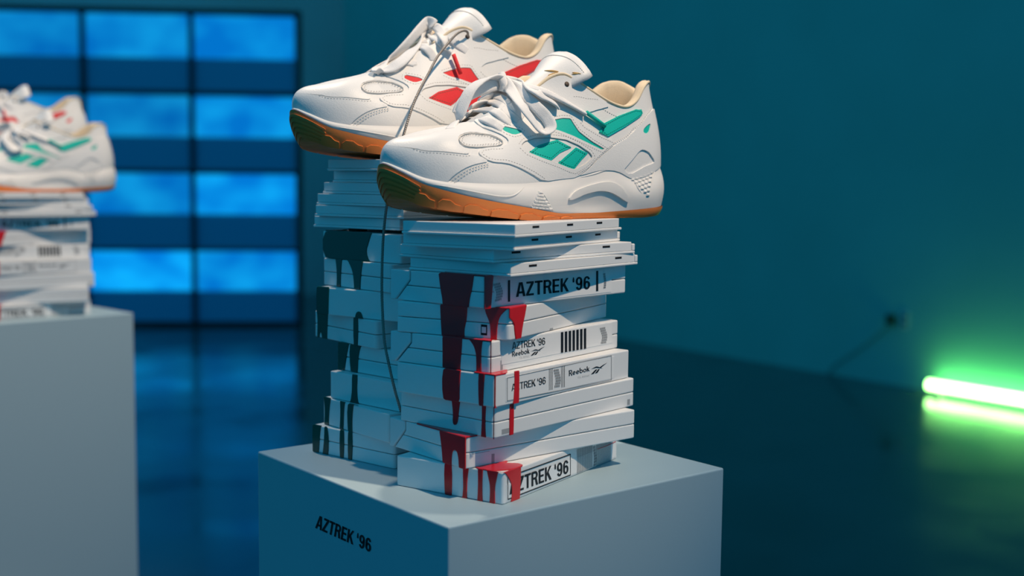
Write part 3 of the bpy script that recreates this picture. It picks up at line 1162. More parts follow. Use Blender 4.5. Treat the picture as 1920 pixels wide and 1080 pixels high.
class Surf:
    def __init__(s, fn, na=320, nt=28, ulen=None, vlen=None):
        s.fn, s.na, s.nt = fn, na, nt
        A, T = np.meshgrid(np.arange(na) * NR / na, np.linspace(0, 1, nt + 1), indexing='ij')
        s.P = fn(A, T)
        s.verts = s.P.reshape(-1, 3)
        s.faces = []
        for i in range(na):
            for j in range(nt):
                i2 = (i + 1) % na
                s.faces.append((i * (nt + 1) + j, i2 * (nt + 1) + j, i2 * (nt + 1) + j + 1, i * (nt + 1) + j + 1))
        c = s.P.mean(axis=(0, 1))
        s.flip = 1
        n = s.normal(np.array([12.0]), np.array([.4]))[0]
        if n[1] < 0:
            s.flip = -1
        if s.flip > 0:
            s.faces_out = s.faces
        else:
            s.faces_out = [tuple(reversed(f)) for f in s.faces]
        s.bvh = BVHTree.FromPolygons([Vector(v) for v in s.verts], s.faces)

    def normal(s, a, t):
        a = np.asarray(a, float)
        t = np.asarray(t, float)
        e = .03
        t0, t1 = np.clip(t - .02, 0, 1), np.clip(t + .02, 0, 1)
        da = s.fn(a + e, t) - s.fn(a - e, t)
        dt = s.fn(a, t1) - s.fn(a, t0)
        n = np.cross(da, dt)
        n = n / np.maximum(np.linalg.norm(n, axis=-1, keepdims=True), 1e-12)
        return n * getattr(s, 'flip', 1)

    def mesh(s, name):
        return mesh(name, s.verts, s.faces_out, True)

    def locate(s, p, idx):
        q = idx
        i, j = q // s.nt, q % s.nt
        a = (i + .5) * NR / s.na
        t = (j + .5) / s.nt
        p = np.array(p)
        for _ in range(12):
            f0 = s.fn(np.array([a]), np.array([t]))[0]
            ja = (s.fn(np.array([a + .01]), np.array([t]))[0] - f0) / .01
            jt = (s.fn(np.array([a]), np.array([min(t + .01, 1.0)]))[0] - s.fn(np.array([a]), np.array([min(t + .01, 1.0) - .01]))[0]) / .01
            J = np.stack([ja, jt], 1)
            d, *_ = np.linalg.lstsq(J, p - f0, rcond=None)
            a += float(np.clip(d[0], -.5, .5))
            t = float(np.clip(t + d[1], 0, 1))
        return a, t


UP, MID, OUTS = Surf(S_upper), Surf(S_mid, 320, 10), Surf(S_out, 320, 8)


class Pose:
    def __init__(s, O, th, z, tilt=0):
        s.tilt = R(tilt)
        s.O = Vector((O[0] * MM, O[1] * MM, PLINTH_H + z * MM))
        s.rz = R(th) + math.pi
        s.M = Matrix.Translation(s.O) @ Matrix.Rotation(s.rz, 4, 'Z') @ Matrix.Rotation(s.tilt, 4, 'Y')
        s.I = s.M.inverted()

    def ray(s, px, py):
        return s.I @ CAM, (s.I.to_3x3() @ ray(px, py)).normalized()

    def hit(s, surf, px, py):
        o, d = s.ray(px, py)
        fl = getattr(surf, 'flip', 0)
        loc, nrm, idx, dist = surf.bvh.ray_cast(o, d)
        if loc is not None and fl and nrm.dot(d) * fl > 0:
            loc = None
        if loc is None:      # beyond the silhouette: nearest camera-facing surface point to the ray
            best = None
            for k in range(90):
                q = o + d * (.7 + k * .008)
                l2, n2, i2, dd = surf.bvh.find_nearest(q)
                pen = .02 if (fl and n2.dot(d) * fl > .15) else 0
                if best is None or dd + pen < best[0]:
                    best = (dd + pen, l2, i2)
            loc, idx = best[1], best[2]
        return loc, idx

    def at(s, surf, px, py):
        loc, idx = s.hit(surf, px, py)
        return surf.locate(loc, idx)


GREEN_POSE = Pose((129.2, 1126.0), 39.5, 215.8)
RED_POSE = Pose((46.0, 1226.5), 37.8, 268.9, 1.2)      # leans forward a touch, tilt fitted to image pixels; forefoot on the top shell
A_SC = 12.0 * MM * 1.28      # metric scale used when flattening (a, t)
T_SC = 78 * MM


def flatten(surf_pts, tsc):
    return [(a * A_SC, t * tsc) for a, t in surf_pts]


def panel(name, surf, outer, off, material, parent_mesh=None, holes=(), grid=.0035, tsc=T_SC, thick=None, rnd=1, mirror=False):
    """a sheet lying `off` above the surface; outlines in (a, t)"""
    def prep(p):
        q = flatten(p, tsc)
        if rnd:
            q = chaikin(q, rnd)
        q = [(x, min(max(y, 0), tsc)) for x, y in q]
        q = dedupe(q, .0002)
        return resample(q, .0022)
    o = prep(outer)
    hs = [prep(h) for h in holes]
    vo, tri = triangulate(o, hs, grid)

    def ev(pts, off):
        a = np.array([p[0] / A_SC for p in pts])
        t = np.clip(np.array([p[1] / tsc for p in pts]), 0, 1)
        if mirror:
            a = NR - a
        return surf.fn(a, t) + surf.normal(a, t) * off
    mb = MB()
    mb.raw(ev(vo, off), tri)
    n0 = len(mb.f)
    for q in [o] + hs:
        n = len(q)
        v = np.concatenate([ev(q, off), ev(q, -.0006)])
        mb.raw(v, [(i, (i + 1) % n, n + (i + 1) % n, n + i) for i in range(n)])
    me = mb.mesh(name)
    bm = bmesh.new()
    bm.from_mesh(me)
    bmesh.ops.remove_doubles(bm, verts=bm.verts, dist=1e-6)
    bmesh.ops.recalc_face_normals(bm, faces=bm.faces)
    # face the sheet outwards
    bm.faces.ensure_lookup_table()
    vv = ev(vo[:1], off)
    cnt = 0
    for f in bm.faces:
        if len(f.verts) == 3:
            c = np.array(f.calc_center_median())
            _, n_, _, _ = surf.bvh.find_nearest(Vector(c))
            cnt += 1 if Vector(n_).dot(f.normal) * surf.flip > 0 else -1
    if cnt < 0:
        bmesh.ops.reverse_faces(bm, faces=bm.faces)
    for f in bm.faces:
        f.smooth = len(f.verts) == 3
    for e in bm.edges:
        if len({len(f.verts) for f in e.link_faces}) > 1:
            e.smooth = False
    bm.to_mesh(me)
    bm.free()
    return me


def px_poly(surf, pts, sc=2.918, ox=680, oy=60, pose=None):
    pose = pose or GREEN_POSE
    return [pose.at(surf, x / sc + ox, y / sc + oy) for x, y in pts]


def dashes(surf, line, off, dash=.0013, gap=.0013, w=.00034, closed=False, mirror=False):
    """stitch dashes along an (a, t) polyline; returns verts, faces"""
    pts = []
    n = len(line)
    for i in range(n if closed else n - 1):
        a0, t0 = line[i]
        a1, t1 = line[(i + 1) % n]
        for k in range(12):
            u = k / 12
            pts.append((a0 + (a1 - a0) * u, t0 + (t1 - t0) * u))
    A = np.array([p[0] for p in pts])
    T = np.clip(np.array([p[1] for p in pts]), 0, 1)
    if mirror:
        A = NR - A
    P = surf.fn(A, T)
    N = surf.normal(A, T)
    cum = np.concatenate([[0], np.cumsum(np.linalg.norm(np.diff(P, axis=0), axis=1))])
    v, f = [], []
    s = 0
    while s + dash < cum[-1]:
        q = []
        for u in (s, s + dash):
            p = np.array([np.interp(u, cum, P[:, i]) for i in range(3)])
            nn = np.array([np.interp(u, cum, N[:, i]) for i in range(3)])
            q.append((p, nn / np.linalg.norm(nn)))
        d = q[1][0] - q[0][0]
        sd = np.cross(d, q[0][1])
        sd = sd / max(np.linalg.norm(sd), 1e-9) * w * .5
        b = len(v)
        for (p, nn) in q:
            v += [p + sd + nn * off, p - sd + nn * off, p + sd + nn * (off - .0004), p - sd + nn * (off - .0004)]
        f += [(b, b + 1, b + 5, b + 4), (b, b + 4, b + 6, b + 2), (b + 1, b + 3, b + 7, b + 5)]
        s += dash + gap
    return v, f


def offset_line(line, d):
    """shift an (a, t) polyline sideways by d metres in the flattened plane"""
    q = flatten(line, T_SC)
    out = []
    for i in range(len(q)):
        a, b = q[max(i - 1, 0)], q[min(i + 1, len(q) - 1)]
        dx, dy = b[0] - a[0], b[1] - a[1]
        l = math.hypot(dx, dy) or 1
        out.append(((q[i][0] - dy / l * d) / A_SC, (q[i][1] + dx / l * d) / T_SC))
    return out


def ribbon(pts, width, thick, wdir, n=8, name='lace'):
    """flat woven lace swept through pts; wdir gives the width direction at each control point"""
    P = catmull(pts, n)
    W = catmull([Vector(q) for q in wdir], n)
    v, f = [], []
    m = len(P)
    prof = [(-.5, 0), (-.44, .42), (-.25, .5), (.25, .5), (.44, .42), (.5, 0), (.44, -.42), (.25, -.5), (-.25, -.5), (-.44, -.42)]
    for i in range(m):
        d = (P[min(i + 1, m - 1)] - P[max(i - 1, 0)]).normalized()
        wv = W[i] - d * W[i].dot(d)
        wv.normalize()
        nv = d.cross(wv)
        for a, b in prof:
            v.append(P[i] + wv * a * width + nv * b * thick)
    k = len(prof)
    for i in range(m - 1):
        for j in range(k):
            j2 = (j + 1) % k
            f.append((i * k + j, i * k + j2, (i + 1) * k + j2, (i + 1) * k + j))
    f.append(tuple(reversed(range(k))))
    f.append(tuple((m - 1) * k + j for j in range(k)))
    me = mesh(name, v, f, True)
    bm = bmesh.new()
    bm.from_mesh(me)
    bmesh.ops.recalc_face_normals(bm, faces=bm.faces)
    bm.to_mesh(me)
    bm.free()
    return me


# ---- outlines traced on the outer side (pixels of the zoomed crop -> places on the surface)
print('tracing panels')
vamp_low = [(285, 637), (330, 650), (450, 657), (560, 670), (586, 664), (560, 640), (522, 612), (516, 588), (535, 562), (600, 548), (690, 560)]
oval = [(525, 600), (535, 570), (590, 556), (680, 560), (745, 585), (768, 606), (752, 622), (680, 628), (600, 634), (550, 625)]
saddle_px = [(640, 676), (632, 656), (650, 640), (700, 632), (770, 628), (800, 604), (780, 575), (700, 540), (640, 520)]
saddle_back = [(1362, 402), (1280, 430), (1195, 460), (1192, 490), (1210, 512), (1300, 566), (1385, 606), (1320, 662), (1240, 742), (1172, 800), (1085, 812), (985, 818), (920, 775), (850, 740), (780, 716), (690, 708)]
win_stripe = [(862, 625), (880, 600), (940, 582), (1020, 578), (1110, 590), (1180, 620), (1240, 660), (1256, 685), (1220, 720), (1160, 755), (1130, 748), (1060, 720), (980, 692), (900, 660)]
win_top = [(975, 505), (1040, 482), (1090, 472), (1135, 474), (1150, 500), (1180, 545), (1250, 598), (1322, 640), (1308, 648), (1230, 610), (1150, 572), (1080, 545), (1020, 528)]
win_small = [(766, 518), (800, 524), (850, 535), (873, 548), (862, 558), (825, 568), (790, 555), (762, 540)]
stripe_a = [(905, 662), (960, 620), (1060, 590), (1140, 632), (1080, 660), (1028, 704), (960, 682)]
stripe_b = [(1068, 718), (1110, 680), (1165, 632), (1230, 664), (1195, 700), (1150, 756), (1110, 742)]
heel_stripe = [(1292, 548), (1318, 500), (1400, 458), (1490, 424), (1520, 424), (1528, 446), (1505, 470), (1430, 520), (1340, 572)]
heel_small = [(1530, 548), (1532, 530), (1550, 512), (1570, 500), (1566, 530), (1558, 552), (1540, 556)]
counter_diag = [(1178, 800), (1240, 750), (1320, 668), (1390, 612), (1480, 532), (1545, 470), (1580, 432)]
counter_win = [(1425, 752), (1470, 700), (1510, 650), (1530, 642), (1560, 655), (1590, 700), (1590, 716), (1540, 735), (1480, 770), (1440, 775)]
toe_arc = [(462, 818), (480, 800), (520, 768), (580, 735), (640, 718), (690, 710)]
collar_seam = [(1195, 460), (1280, 430), (1362, 402)]
eyestay_stitch = [(1150, 355), (1220, 366), (1290, 372)]

PX = lambda pts: px_poly(UP, pts)


def PXS(pts, step=22):
    q = []
    for i in range(len(pts)):
        a, b = pts[i], pts[(i + 1) % len(pts)]
        k = max(1, int(math.hypot(b[0] - a[0], b[1] - a[1]) / step))
        q += [(a[0] + (b[0] - a[0]) * j / k, a[1] + (b[1] - a[1]) * j / k) for j in range(k)]
    return px_poly(UP, q)


throat_a = 15.2
saddle = PX(saddle_px)
# up along the throat edge to the eyelet peak and back along the collar
saddle += [(15.0, .985), (14.0, .985), (13.0, .985), (12.0, .985), (11.0, .985), (10.0, .985), (9.0, .985), (8.0, .985), (7.3, .985)]
saddle += PX(saddle_back)
holes = [PXS(win_stripe), PXS(win_top), PXS(win_small)]
PAN = {}
PAN['saddle'] = panel('saddle', UP, saddle, .0011, LEATHER2, holes=holes)
PAN['saddle_m'] = panel('saddle', UP, saddle, .0011, LEATHER2, holes=holes, mirror=True)
vl = PX(vamp_low)
ctr = NS + 0.0
v_front_t = vl[0][1]
vamp = vl[:11] + [(saddle[8][0], saddle[8][1]), (15.6, .93), (16.6, .985), (18.0, .985), (ctr, .985), (2 * ctr - 18.0, .985), (2 * ctr - 16.6, .985)]
vamp_m = [(2 * ctr - a, t) for a, t in reversed(vl)]
vamp_all = vl[:11] + [(15.3, .93), (15.9, .99), (17.0, .995), (18.5, .995), (ctr, .995), (2 * ctr - 18.5, .995), (2 * ctr - 17.0, .995), (2 * ctr - 15.9, .99), (2 * ctr - 15.3, .93)] + vamp_m
PAN['vamp'] = panel('vamp_overlay', UP, vamp_all, .0009, LEATHER2, rnd=1)
ta_ = PX(toe_arc)
ta_[0] = (ta_[0][0], 0.0)
toe = ta_ + PX([(640, 680), (600, 676), (560, 676), (450, 663), (330, 655), (280, 642)])
lastt = toe[-1][1]
toe_r = [(2 * ctr - a, t) for a, t in reversed(toe)]
PAN['toe'] = panel('toe_cap', UP, toe + [(ctr, min(lastt + .03, .9))] + toe_r, .0009, LEATHER2, rnd=1)
cdg = PX(counter_diag)
cdg[0] = (cdg[0][0], 0.0)
cd_l = cdg + [(.6, cdg[-1][1] + .02), (0, cdg[-1][1] + .03)]
cd_r = [(-a, t) for a, t in reversed(cdg)]
cw, hs_ = PXS(counter_win), PXS(heel_small)
counter = cd_l[:-1] + [(0, cdg[-1][1] + .03), (-.6, cdg[-1][1] + .02)] + cd_r
mirr = lambda P: [(-a, t) for a, t in P]
PAN['counter'] = panel('heel_counter', UP, counter, .0012, LEATHER2, holes=[cw, hs_, mirr(cw), mirr(hs_)])
for key, nm, poly, off in (('stripe_a', 'side_stripe', stripe_a, .0006), ('stripe_b', 'side_stripe', stripe_b, .0006), ('win_top', 'eyestay_inlay', win_top, .0004),
                           ('win_small', 'vamp_inlay', win_small, .0004), ('heel_stripe', 'heel_stripe', heel_stripe, .0012), ('heel_small', 'heel_inlay', heel_small, .0005)):
    P = PXS(poly)
    PAN[key] = panel(nm, UP, P, off, TEAL, rnd=0)
    PAN[key + '_m'] = panel(nm, UP, P, off, TEAL, rnd=0, mirror=True)

# stitching
stv, stf = MB(), MB()
ST_MB = MB()


def stitch(line, off, d=0, closed=False):
    L = offset_line(line, d) if d else line
    for mir in (False, True):
        v, f = dashes(UP, L, off, closed=closed, mirror=mir)
        ST_MB.raw(v, f)


def ring_line(poly):
    return poly + poly[:1]


stitch(ring_line(holes[0]), .0013, -.0022)
stitch(ring_line(holes[1]), .0013, -.0020)
stitch(ring_line(holes[2]), .0013, -.0018)
stitch(PX(oval) + PX(oval)[:1], .0011, .0022)
stitch(saddle[-5:] + saddle[:5], .0013, .0022)
stitch(PX(saddle_back)[3:7], .0013, .0020)
stitch(cdg, .0014, -.0018)
stitch(ta_, .0011, .0016)
stitch(ta_, .0011, .0034)
stitch(vl[:5], .0011, .0020)
stitch(PX(eyestay_stitch), .0013)
stitch([(7.2, .83), (6, .80), (5, .80), (4, .82)], .0004)
_keep = ST_MB
ST_MB = MB()
for q in (stripe_a, stripe_b, heel_stripe):
    P = PXS(q)
    stitch(ring_line(P), .0009 if q is not heel_stripe else .0015, .0016)
STRIPE_ST = ST_MB.mesh('stripe_stitching')
ST_MB = _keep
STITCH = ST_MB.mesh('stitching')
# dark seam creases around the inset windows (narrow cords lying in the joints)
CRE = MB()


def crease(poly, r=.00045, off=.0002, closed=True):
    L = resample(chaikin(flatten(poly, T_SC), 1), .002) if closed else flatten(poly, T_SC)
    a = np.array([p[0] / A_SC for p in L])
    t = np.clip(np.array([p[1] / T_SC for p in L]), 0, 1)
    for mir in (False, True):
        aa = NR - a if mir else a
        P = UP.fn(aa, t) + UP.normal(aa, t) * off
        pts = [Vector(p) for p in P]
        if closed:
            pts.append(pts[0])
        me = tube(pts, r, 5)
        CRE.raw([v.co[:] for v in me.vertices], [tuple(p.vertices) for p in me.polygons])
        bpy.data.meshes.remove(me)


crease(PX(oval), .0005, .0009)
for h in holes:
    crease(h, .0005, .0006)
CREASE = CRE.mesh('seam_cord', True)

# ---- collar lining, piping
def strip_mesh(name, rows, flip=False, smooth=True, closed=False):
    v, f = [], []
    n = len(rows[0])
    for r_ in rows:
        v += [tuple(p) for p in r_]
    for i in range(len(rows) - 1):
        for j in range(n if closed else n - 1):
            j2 = (j + 1) % n
            q = (i * n + j, i * n + j2, (i + 1) * n + j2, (i + 1) * n + j)
            f.append(tuple(reversed(q)) if flip else q)
    return mesh(name, v, f, smooth)


aa = np.linspace(-11.2, 11.2, 181)
E = S_upper(aa, np.ones_like(aa))
n2 = ring_normal(aa) * _SGN
n3 = np.concatenate([n2, np.zeros_like(n2[:, :1])], 1)
rows_ = []
k_ = np.abs(aa)
pad = np.interp(k_, [0, 3, 6, 9, 11.2], [8, 9, 9, 6, 3])[:, None] * MM
for (i_, z_) in ((0, 0), (.12, .35), (.35, .50), (.65, .42), (.9, .1), (1.0, -.5), (1.05, -1.6), (.9, -3.2), (.6, -5.5), (.6, -8)):
    zz = np.array([0, 0, 1.0]) * (z_ * 8 if z_ < 0 else z_ * 4) * MM * np.interp(k_, [0, 9, 11.2], [1, .8, .5])[:, None]
    rows_.append(E - n3 * pad * i_ + zz)
LIN = strip_mesh('collar_lining', rows_)
PIPE = tube([Vector(p) + Vector((0, 0, .0004)) for p in S_upper(np.linspace(-11.6, 11.6, 180), np.ones(180))], .0013, 8)
# insole and inner floor
ins = []
aa2 = np.linspace(0, NR, 120, endpoint=False)
r2 = ring_at(aa2)
nn2 = ring_normal(aa2) * _SGN
insv = np.column_stack([(r2[:, 0] - nn2[:, 0] * 6), (r2[:, 1] - nn2[:, 1] * 6), np.full(120, 38.0)]) * MM
INS = mesh('insole', np.vstack([insv, [[.14, 0, .040]]]), [(i, (i + 1) % 120, 120) for i in range(120)])

# ---- tongue: a padded, flaring slab
def tongue_pt(u, v, o):
    """u 0..1 from throat to tip, v -1..1 across, o -1..1 through thickness"""
    cx = np.interp(u, [0, .25, .5, .72, .86, .95, 1], [226, 200, 171, 142, 123, 112, 107])
    cz = np.interp(u, [0, .25, .5, .72, .86, .95, 1], [73, 86, 101, 117.5, 132, 140, 142])
    wd = np.interp(u, [0, .25, .5, .72, .80, .85, .89, .92, .95, .975, .99, 1], [8, 13, 16, 19.5, 26, 31, 33.5, 34, 33, 29, 24, 17])
    th = np.interp(u, [0, .5, .8, .93, 1], [2.2, 3, 4.5, 5.5, 2.0])
    edge = math.sqrt(max(0, 1 - abs(v) ** 4))
    y = v * wd + 1.5
    drop = 14 * abs(v) ** 2.4 * np.interp(u, [0, .6, 1], [.55, .8, 1.0])
    tilt = 9 * v * np.interp(u, [0, .6, 1], [0, .3, 1])
    return Vector((cx + o * th * .5 * edge - abs(v) ** 2 * 3, y, cz - drop - tilt * .6 + o * th * .8 * edge)) * MM


nu, nv = 40, 28
tv, tf = [], []
loop = [(-1 + 2 * j / nv, 1) for j in range(nv + 1)] + [(1 - 2 * j / nv, -1) for j in range(1, nv)]
for i in range(nu + 1):
    u = 1 - (1 - i / nu) ** 1.5
    for v_, o_ in loop:
        tv.append(tongue_pt(u, v_, o_))
nl = len(loop)
for i in range(nu):
    for j in range(nl):
        j2 = (j + 1) % nl
        tf.append((i * nl + j, (i + 1) * nl + j, (i + 1) * nl + j2, i * nl + j2))
tf.append(tuple(range(nl)))
tf.append(tuple(reversed([nu * nl + j for j in range(nl)])))
TONGUE = mesh('tongue', tv, tf, True)
_bm = bmesh.new()
_bm.from_mesh(TONGUE)
bmesh.ops.recalc_face_normals(_bm, faces=_bm.faces)
_bm.to_mesh(TONGUE)
_bm.free()


class TongueSurf:
    bvh = BVHTree.FromPolygons([Vector(v) for v in tv], tf)


class AllSurf:
    bvh = BVHTree.FromPolygons([Vector(v) for v in UP.verts] + [Vector(v) for v in tv],
                               UP.faces + [tuple(i + len(UP.verts) for i in f) for f in tf])


# gold star-burst stitched on the tongue, and its hem stitching
gm = MB()
c0 = None
gd = []
for (x0, y0, x1, y1, wpx) in ((1192, 283, 1335, 292, 24), (1202, 362, 1290, 322, 26), (1540, 312, 1470, 318, 14), (1230, 330, 1330, 300, 16), (1475, 300, 1562, 314, 12), (1200, 420, 1255, 370, 22)):
    ends = []
    for x, y in ((x0, y0), ((x0 + x1) / 2, (y0 + y1) / 2), (x1, y1)):
        px, py = x / 5.4 + 800, y / 5.4 + 80
        loc, idx = GREEN_POSE.hit(TongueSurf, px, py)
        ends.append(Vector(loc))
    o_, d_ = GREEN_POSE.ray((x0 + x1) / 2 / 5.4 + 800, (y0 + y1) / 2 / 5.4 + 80)
    me = tube([e - d_ * .0003 for e in catmull(ends, 6)], lambda t, w=wpx: .0002 + .00042 * (w / 24) * math.sin(math.pi * min(max(t, .02), .98)) * 2, 6)
    gm.raw([v.co[:] for v in me.vertices], [tuple(p.vertices) for p in me.polygons])
EMBLEM = gm.mesh('emblem', True)
hm = MB()
for i in range(46):
    v0 = -.92 + i * .04
    a, b = tongue_pt(.90, v0, 1.06), tongue_pt(.90, v0 + .022, 1.06)
    me = tube([a, b], .0003, 4)
    hm.raw([v.co[:] for v in me.vertices], [tuple(p.vertices) for p in me.polygons])
HEM = hm.mesh('hem_stitching')

# ---- midsole sculpting
MX = lambda pts: px_poly(MID, pts)
MTS = 34 * MM
# arch bridge, heel bulge, groove, grip triangles
bridge = [(1112, 928), (1200, 888), (1290, 866), (1350, 874), (1405, 905), (1456, 938), (1446, 895), (1405, 845), (1350, 818), (1290, 826), (1215, 845), (1148, 872)]
MIDP = {}
MIDP['arch_bridge'] = panel('arch_bridge', MID, MX(bridge), .0017, MIDSOLE, grid=.003, tsc=MTS, rnd=2)
MIDP['arch_bridge_m'] = panel('arch_bridge', MID, MX(bridge), .0017, MIDSOLE, grid=.003, tsc=MTS, rnd=2, mirror=True)
grip = {}
for key, tri in (('fore', [(970, 870), (917, 965), (1040, 978)]), ('heel', [(1458, 803), (1588, 752), (1562, 900)])):
    mb = MB()
    (x0, y0), (x1, y1), (x2, y2) = tri
    nrow = 6
    cells = []
    for r_ in range(nrow):
        for c_ in range(r_ + 1):
            w1 = (r_ + .5) / nrow
            w2 = (c_ + .5) / (r_ + 1)
            if key == 'fore':
                lx, ly = x0 + (x1 - x0) * w1, y0 + (y1 - y0) * w1
                rx_, ry_ = x0 + (x2 - x0) * w1, y0 + (y2 - y0) * w1
            else:
                lx, ly = x2 + (x0 - x2) * w1, y2 + (y0 - y2) * w1
                rx_, ry_ = x2 + (x1 - x2) * w1, y2 + (y1 - y2) * w1
            cells.append((lx + (rx_ - lx) * w2, ly + (ry_ - ly) * w2))
    for (x, y) in cells:
        a, t = GREEN_POSE.at(MID, x / 2.918 + 680, y / 2.918 + 60)
        for mir in (False, True):
            aa_ = np.array([NR - a if mir else a])
            c = MID.fn(aa_, np.array([t]))[0]
            nrm = Vector(MID.normal(aa_, np.array([t]))[0])
            tx = nrm.cross(Vector((0, 0, 1))).normalized()
            ty = tx.cross(nrm)
            c = Vector(c)
            b = [c + tx * sx * .0024 + ty * sy * .0012 for sx, sy in ((-1, -1), (1, -1), (1, 1), (-1, 1))]
            tp = [c + tx * sx * .0015 + ty * sy * .0006 + nrm * .0011 for sx, sy in ((-1, -1), (1, -1), (1, 1), (-1, 1))]
            mb.raw(b + tp, [(4, 5, 6, 7), (0, 1, 5, 4), (1, 2, 6, 5), (2, 3, 7, 6), (3, 0, 4, 7)])
    me = mb.mesh('grip_texture')
    bm = bmesh.new()
    bm.from_mesh(me)
    bmesh.ops.recalc_face_normals(bm, faces=bm.faces)
    bm.to_mesh(me)
    bm.free()
    grip[key] = me


def mid_line(pts, r, off):
    L = MX(pts)
    a = np.array([p[0] for p in L])
    t = np.array([p[1] for p in L])
    mb = MB()
    for mir in (False, True):
        aa_ = NR - a if mir else a
        P = MID.fn(aa_, t) + MID.normal(aa_, t) * off
        me = tube(catmull([Vector(p) for p in P], 6), lambda t: r * (.15 + .85 * min(1, 6 * min(t, 1 - t))), 6)
        mb.raw([v.co[:] for v in me.vertices], [tuple(p.vertices) for p in me.polygons])
    return mb.mesh('moulded_ridge', True)


RIDGES = [mid_line([(345, 826), (480, 850), (640, 880), (740, 898), (810, 898), (850, 880), (885, 846)], .0006, .0001),
          mid_line([(1170, 800), (1260, 778), (1340, 752), (1390, 745), (1430, 762), (1475, 800), (1510, 860), (1545, 905)], .0012, -.0004),
          mid_line([(970, 866), (915, 966)], .0005, .0001), mid_line([(970, 866), (1005, 910), (1042, 980)], .0005, .0001),
          mid_line([(1452, 800), (1530, 772), (1588, 750)], .0006, .0001), mid_line([(1588, 750), (1580, 820), (1566, 905)], .0006, .0001)]

# ---- outsole: wall, tread floor, lugs
bo = S_out(aa2, np.zeros_like(aa2))
cen = np.array([[.15, 0, .001]])
ow_v = [tuple(p) for p in OUTS.verts]
ow_f = list(OUTS.faces_out)
nb = len(ow_v)
ridge_line = np.linspace(0, NS, 161)
# bottom: bridge outer and inner edges station by station
lo = S_out(ridge_line, np.zeros_like(ridge_line))
li = S_out(NR - ridge_line, np.zeros_like(ridge_line))
bv, bf = [], []
for i in range(161):
    for j in range(9):
        q = lo[i] * (1 - j / 8) + li[i] * (j / 8)
        bv.append((q[0], q[1], q[2] + .0006 * math.sin(i * 1.1) * math.sin(math.pi * j / 8)))
for i in range(160):
    for j in range(8):
        bf.append((i * 9 + j, i * 9 + j + 1, (i + 1) * 9 + j + 1, (i + 1) * 9 + j))
ob = MB().raw(ow_v, ow_f).raw(bv, bf)
OUT_ME = ob.mesh('tread', True)
LUGS = []
OTS = 14 * MM
kk = 9.3
i = 0
while kk < 17.5:
    w_ = 1.35 if kk < 14 else 1.0
    poly = [(kk, .0), (kk + w_, .0), (kk + w_ - .02, .34), (kk + w_ * .80, .52), (kk + w_ * .45, .56), (kk + .25, .40), (kk + .02, .36)]
    for mir in (False, True):
        LUGS.append(panel('lug', OUTS, poly, .0010, GUM, grid=.003, tsc=OTS, rnd=0, mirror=mir))
    kk += w_ + .12
    i += 1
TOE_TREAD = []
for j in range(5):
    t0 = .06 + j * .17
    pts = []
    for q in range(13):
        a = 18.1 + (NS * 2 - 36.2) * q / 12
        pts.append((a, t0 + .045 * math.sin(q / 12 * math.pi * 2) + .02))
    poly = pts + [(a, t + .095) for a, t in reversed(pts)]
    TOE_TREAD.append(panel('toe_tread_bar', OUTS, poly, .0008, GUM, grid=.003, tsc=34 * MM, rnd=1))
HEEL_CUP = S_upper

# eyelet ring
EYE_A = GREEN_POSE.at(UP, 1061.5, 158.5)


def make_shoe(name, pose, accent, label, group):
    r = empty(name, pose.O, pose.rz, label=label, category='sneaker', group=group)
    r.rotation_euler.y = pose.tilt
    up = add('upper', UPM, LEATHER, r)
    add('saddle_overlay', PAN['saddle'], LEATHER2, r)
    add('saddle_overlay', PAN['saddle_m'], LEATHER2, r)
    add('vamp_overlay', PAN['vamp'], LEATHER2, r)
    add('toe_cap', PAN['toe'], LEATHER2, r)
    add('heel_counter', PAN['counter'], LEATHER2, r)
    for key, nm in (('stripe_a', 'side_stripe'), ('stripe_b', 'side_stripe'), ('win_top', 'eyestay_inlay'), ('win_small', 'vamp_inlay'), ('heel_stripe', 'heel_stripe'), ('heel_small', 'heel_inlay')):
        for sfx in ('', '_m'):
            me = PAN[key + sfx]
            if accent is not TEAL:
                me = me.copy()
                me.materials.clear()
            add(nm, me, accent, r, label='teal suede' if accent is TEAL else 'red suede')
    add('stitching', STITCH, SEAM, up, kind='stuff')
    add('stripe_stitching', STRIPE_ST if accent is TEAL else STRIPE_ST.copy(), None, up, kind='stuff').data.materials.append(TEALT if accent is TEAL else REDT)
    add('seam_cord', CREASE, CORD, up, kind='stuff')
    add('collar_lining', LIN, LINING, r, label='cream collar lining')
    add('collar_piping', PIPE, PIPING, r, label='cream piping')
    add('insole', INS, LINING, r)
    tg = add('tongue', TONGUE, LEATHER, r)
    if accent is TEAL:
        add('emblem', EMBLEM, GOLD, tg, label='gold stitched starburst', kind='stuff')
    add('hem_stitching', HEM, SEAM, tg, kind='stuff')
    ms = add('midsole', MIDM, MIDSOLE, r)
    bevel(add('arch_bridge', MIDP['arch_bridge'], MIDSOLE, ms), .0011, 3, 50)
    bevel(add('arch_bridge', MIDP['arch_bridge_m'], MIDSOLE, ms), .0011, 3, 50)
    for k in ('fore', 'heel'):
        add('grip_texture', grip[k], MIDSOLE, ms, kind='stuff')
    for me in RIDGES:
        add('moulded_ridge', me, MIDSOLE, ms, kind='stuff')
    os_ = add('outsole', OUT_ME, GUM, r, label='gum rubber outsole')
    for me in LUGS:
        add('lug', me, GUM, os_)
    for me in TOE_TREAD:
        add('toe_tread_bar', me, GUM, os_)
    # eyelet
    a, t = EYE_A
    p = Vector(UP.fn(np.array([a]), np.array([t]))[0])
    n = Vector(UP.normal(np.array([a]), np.array([t]))[0])
    add('eyelet_hole', tube([p + n * .0009, p + n * .00135], .0023, 14), mat('eyelet_brown', (.10, .07, .05), .6), r)
    return r


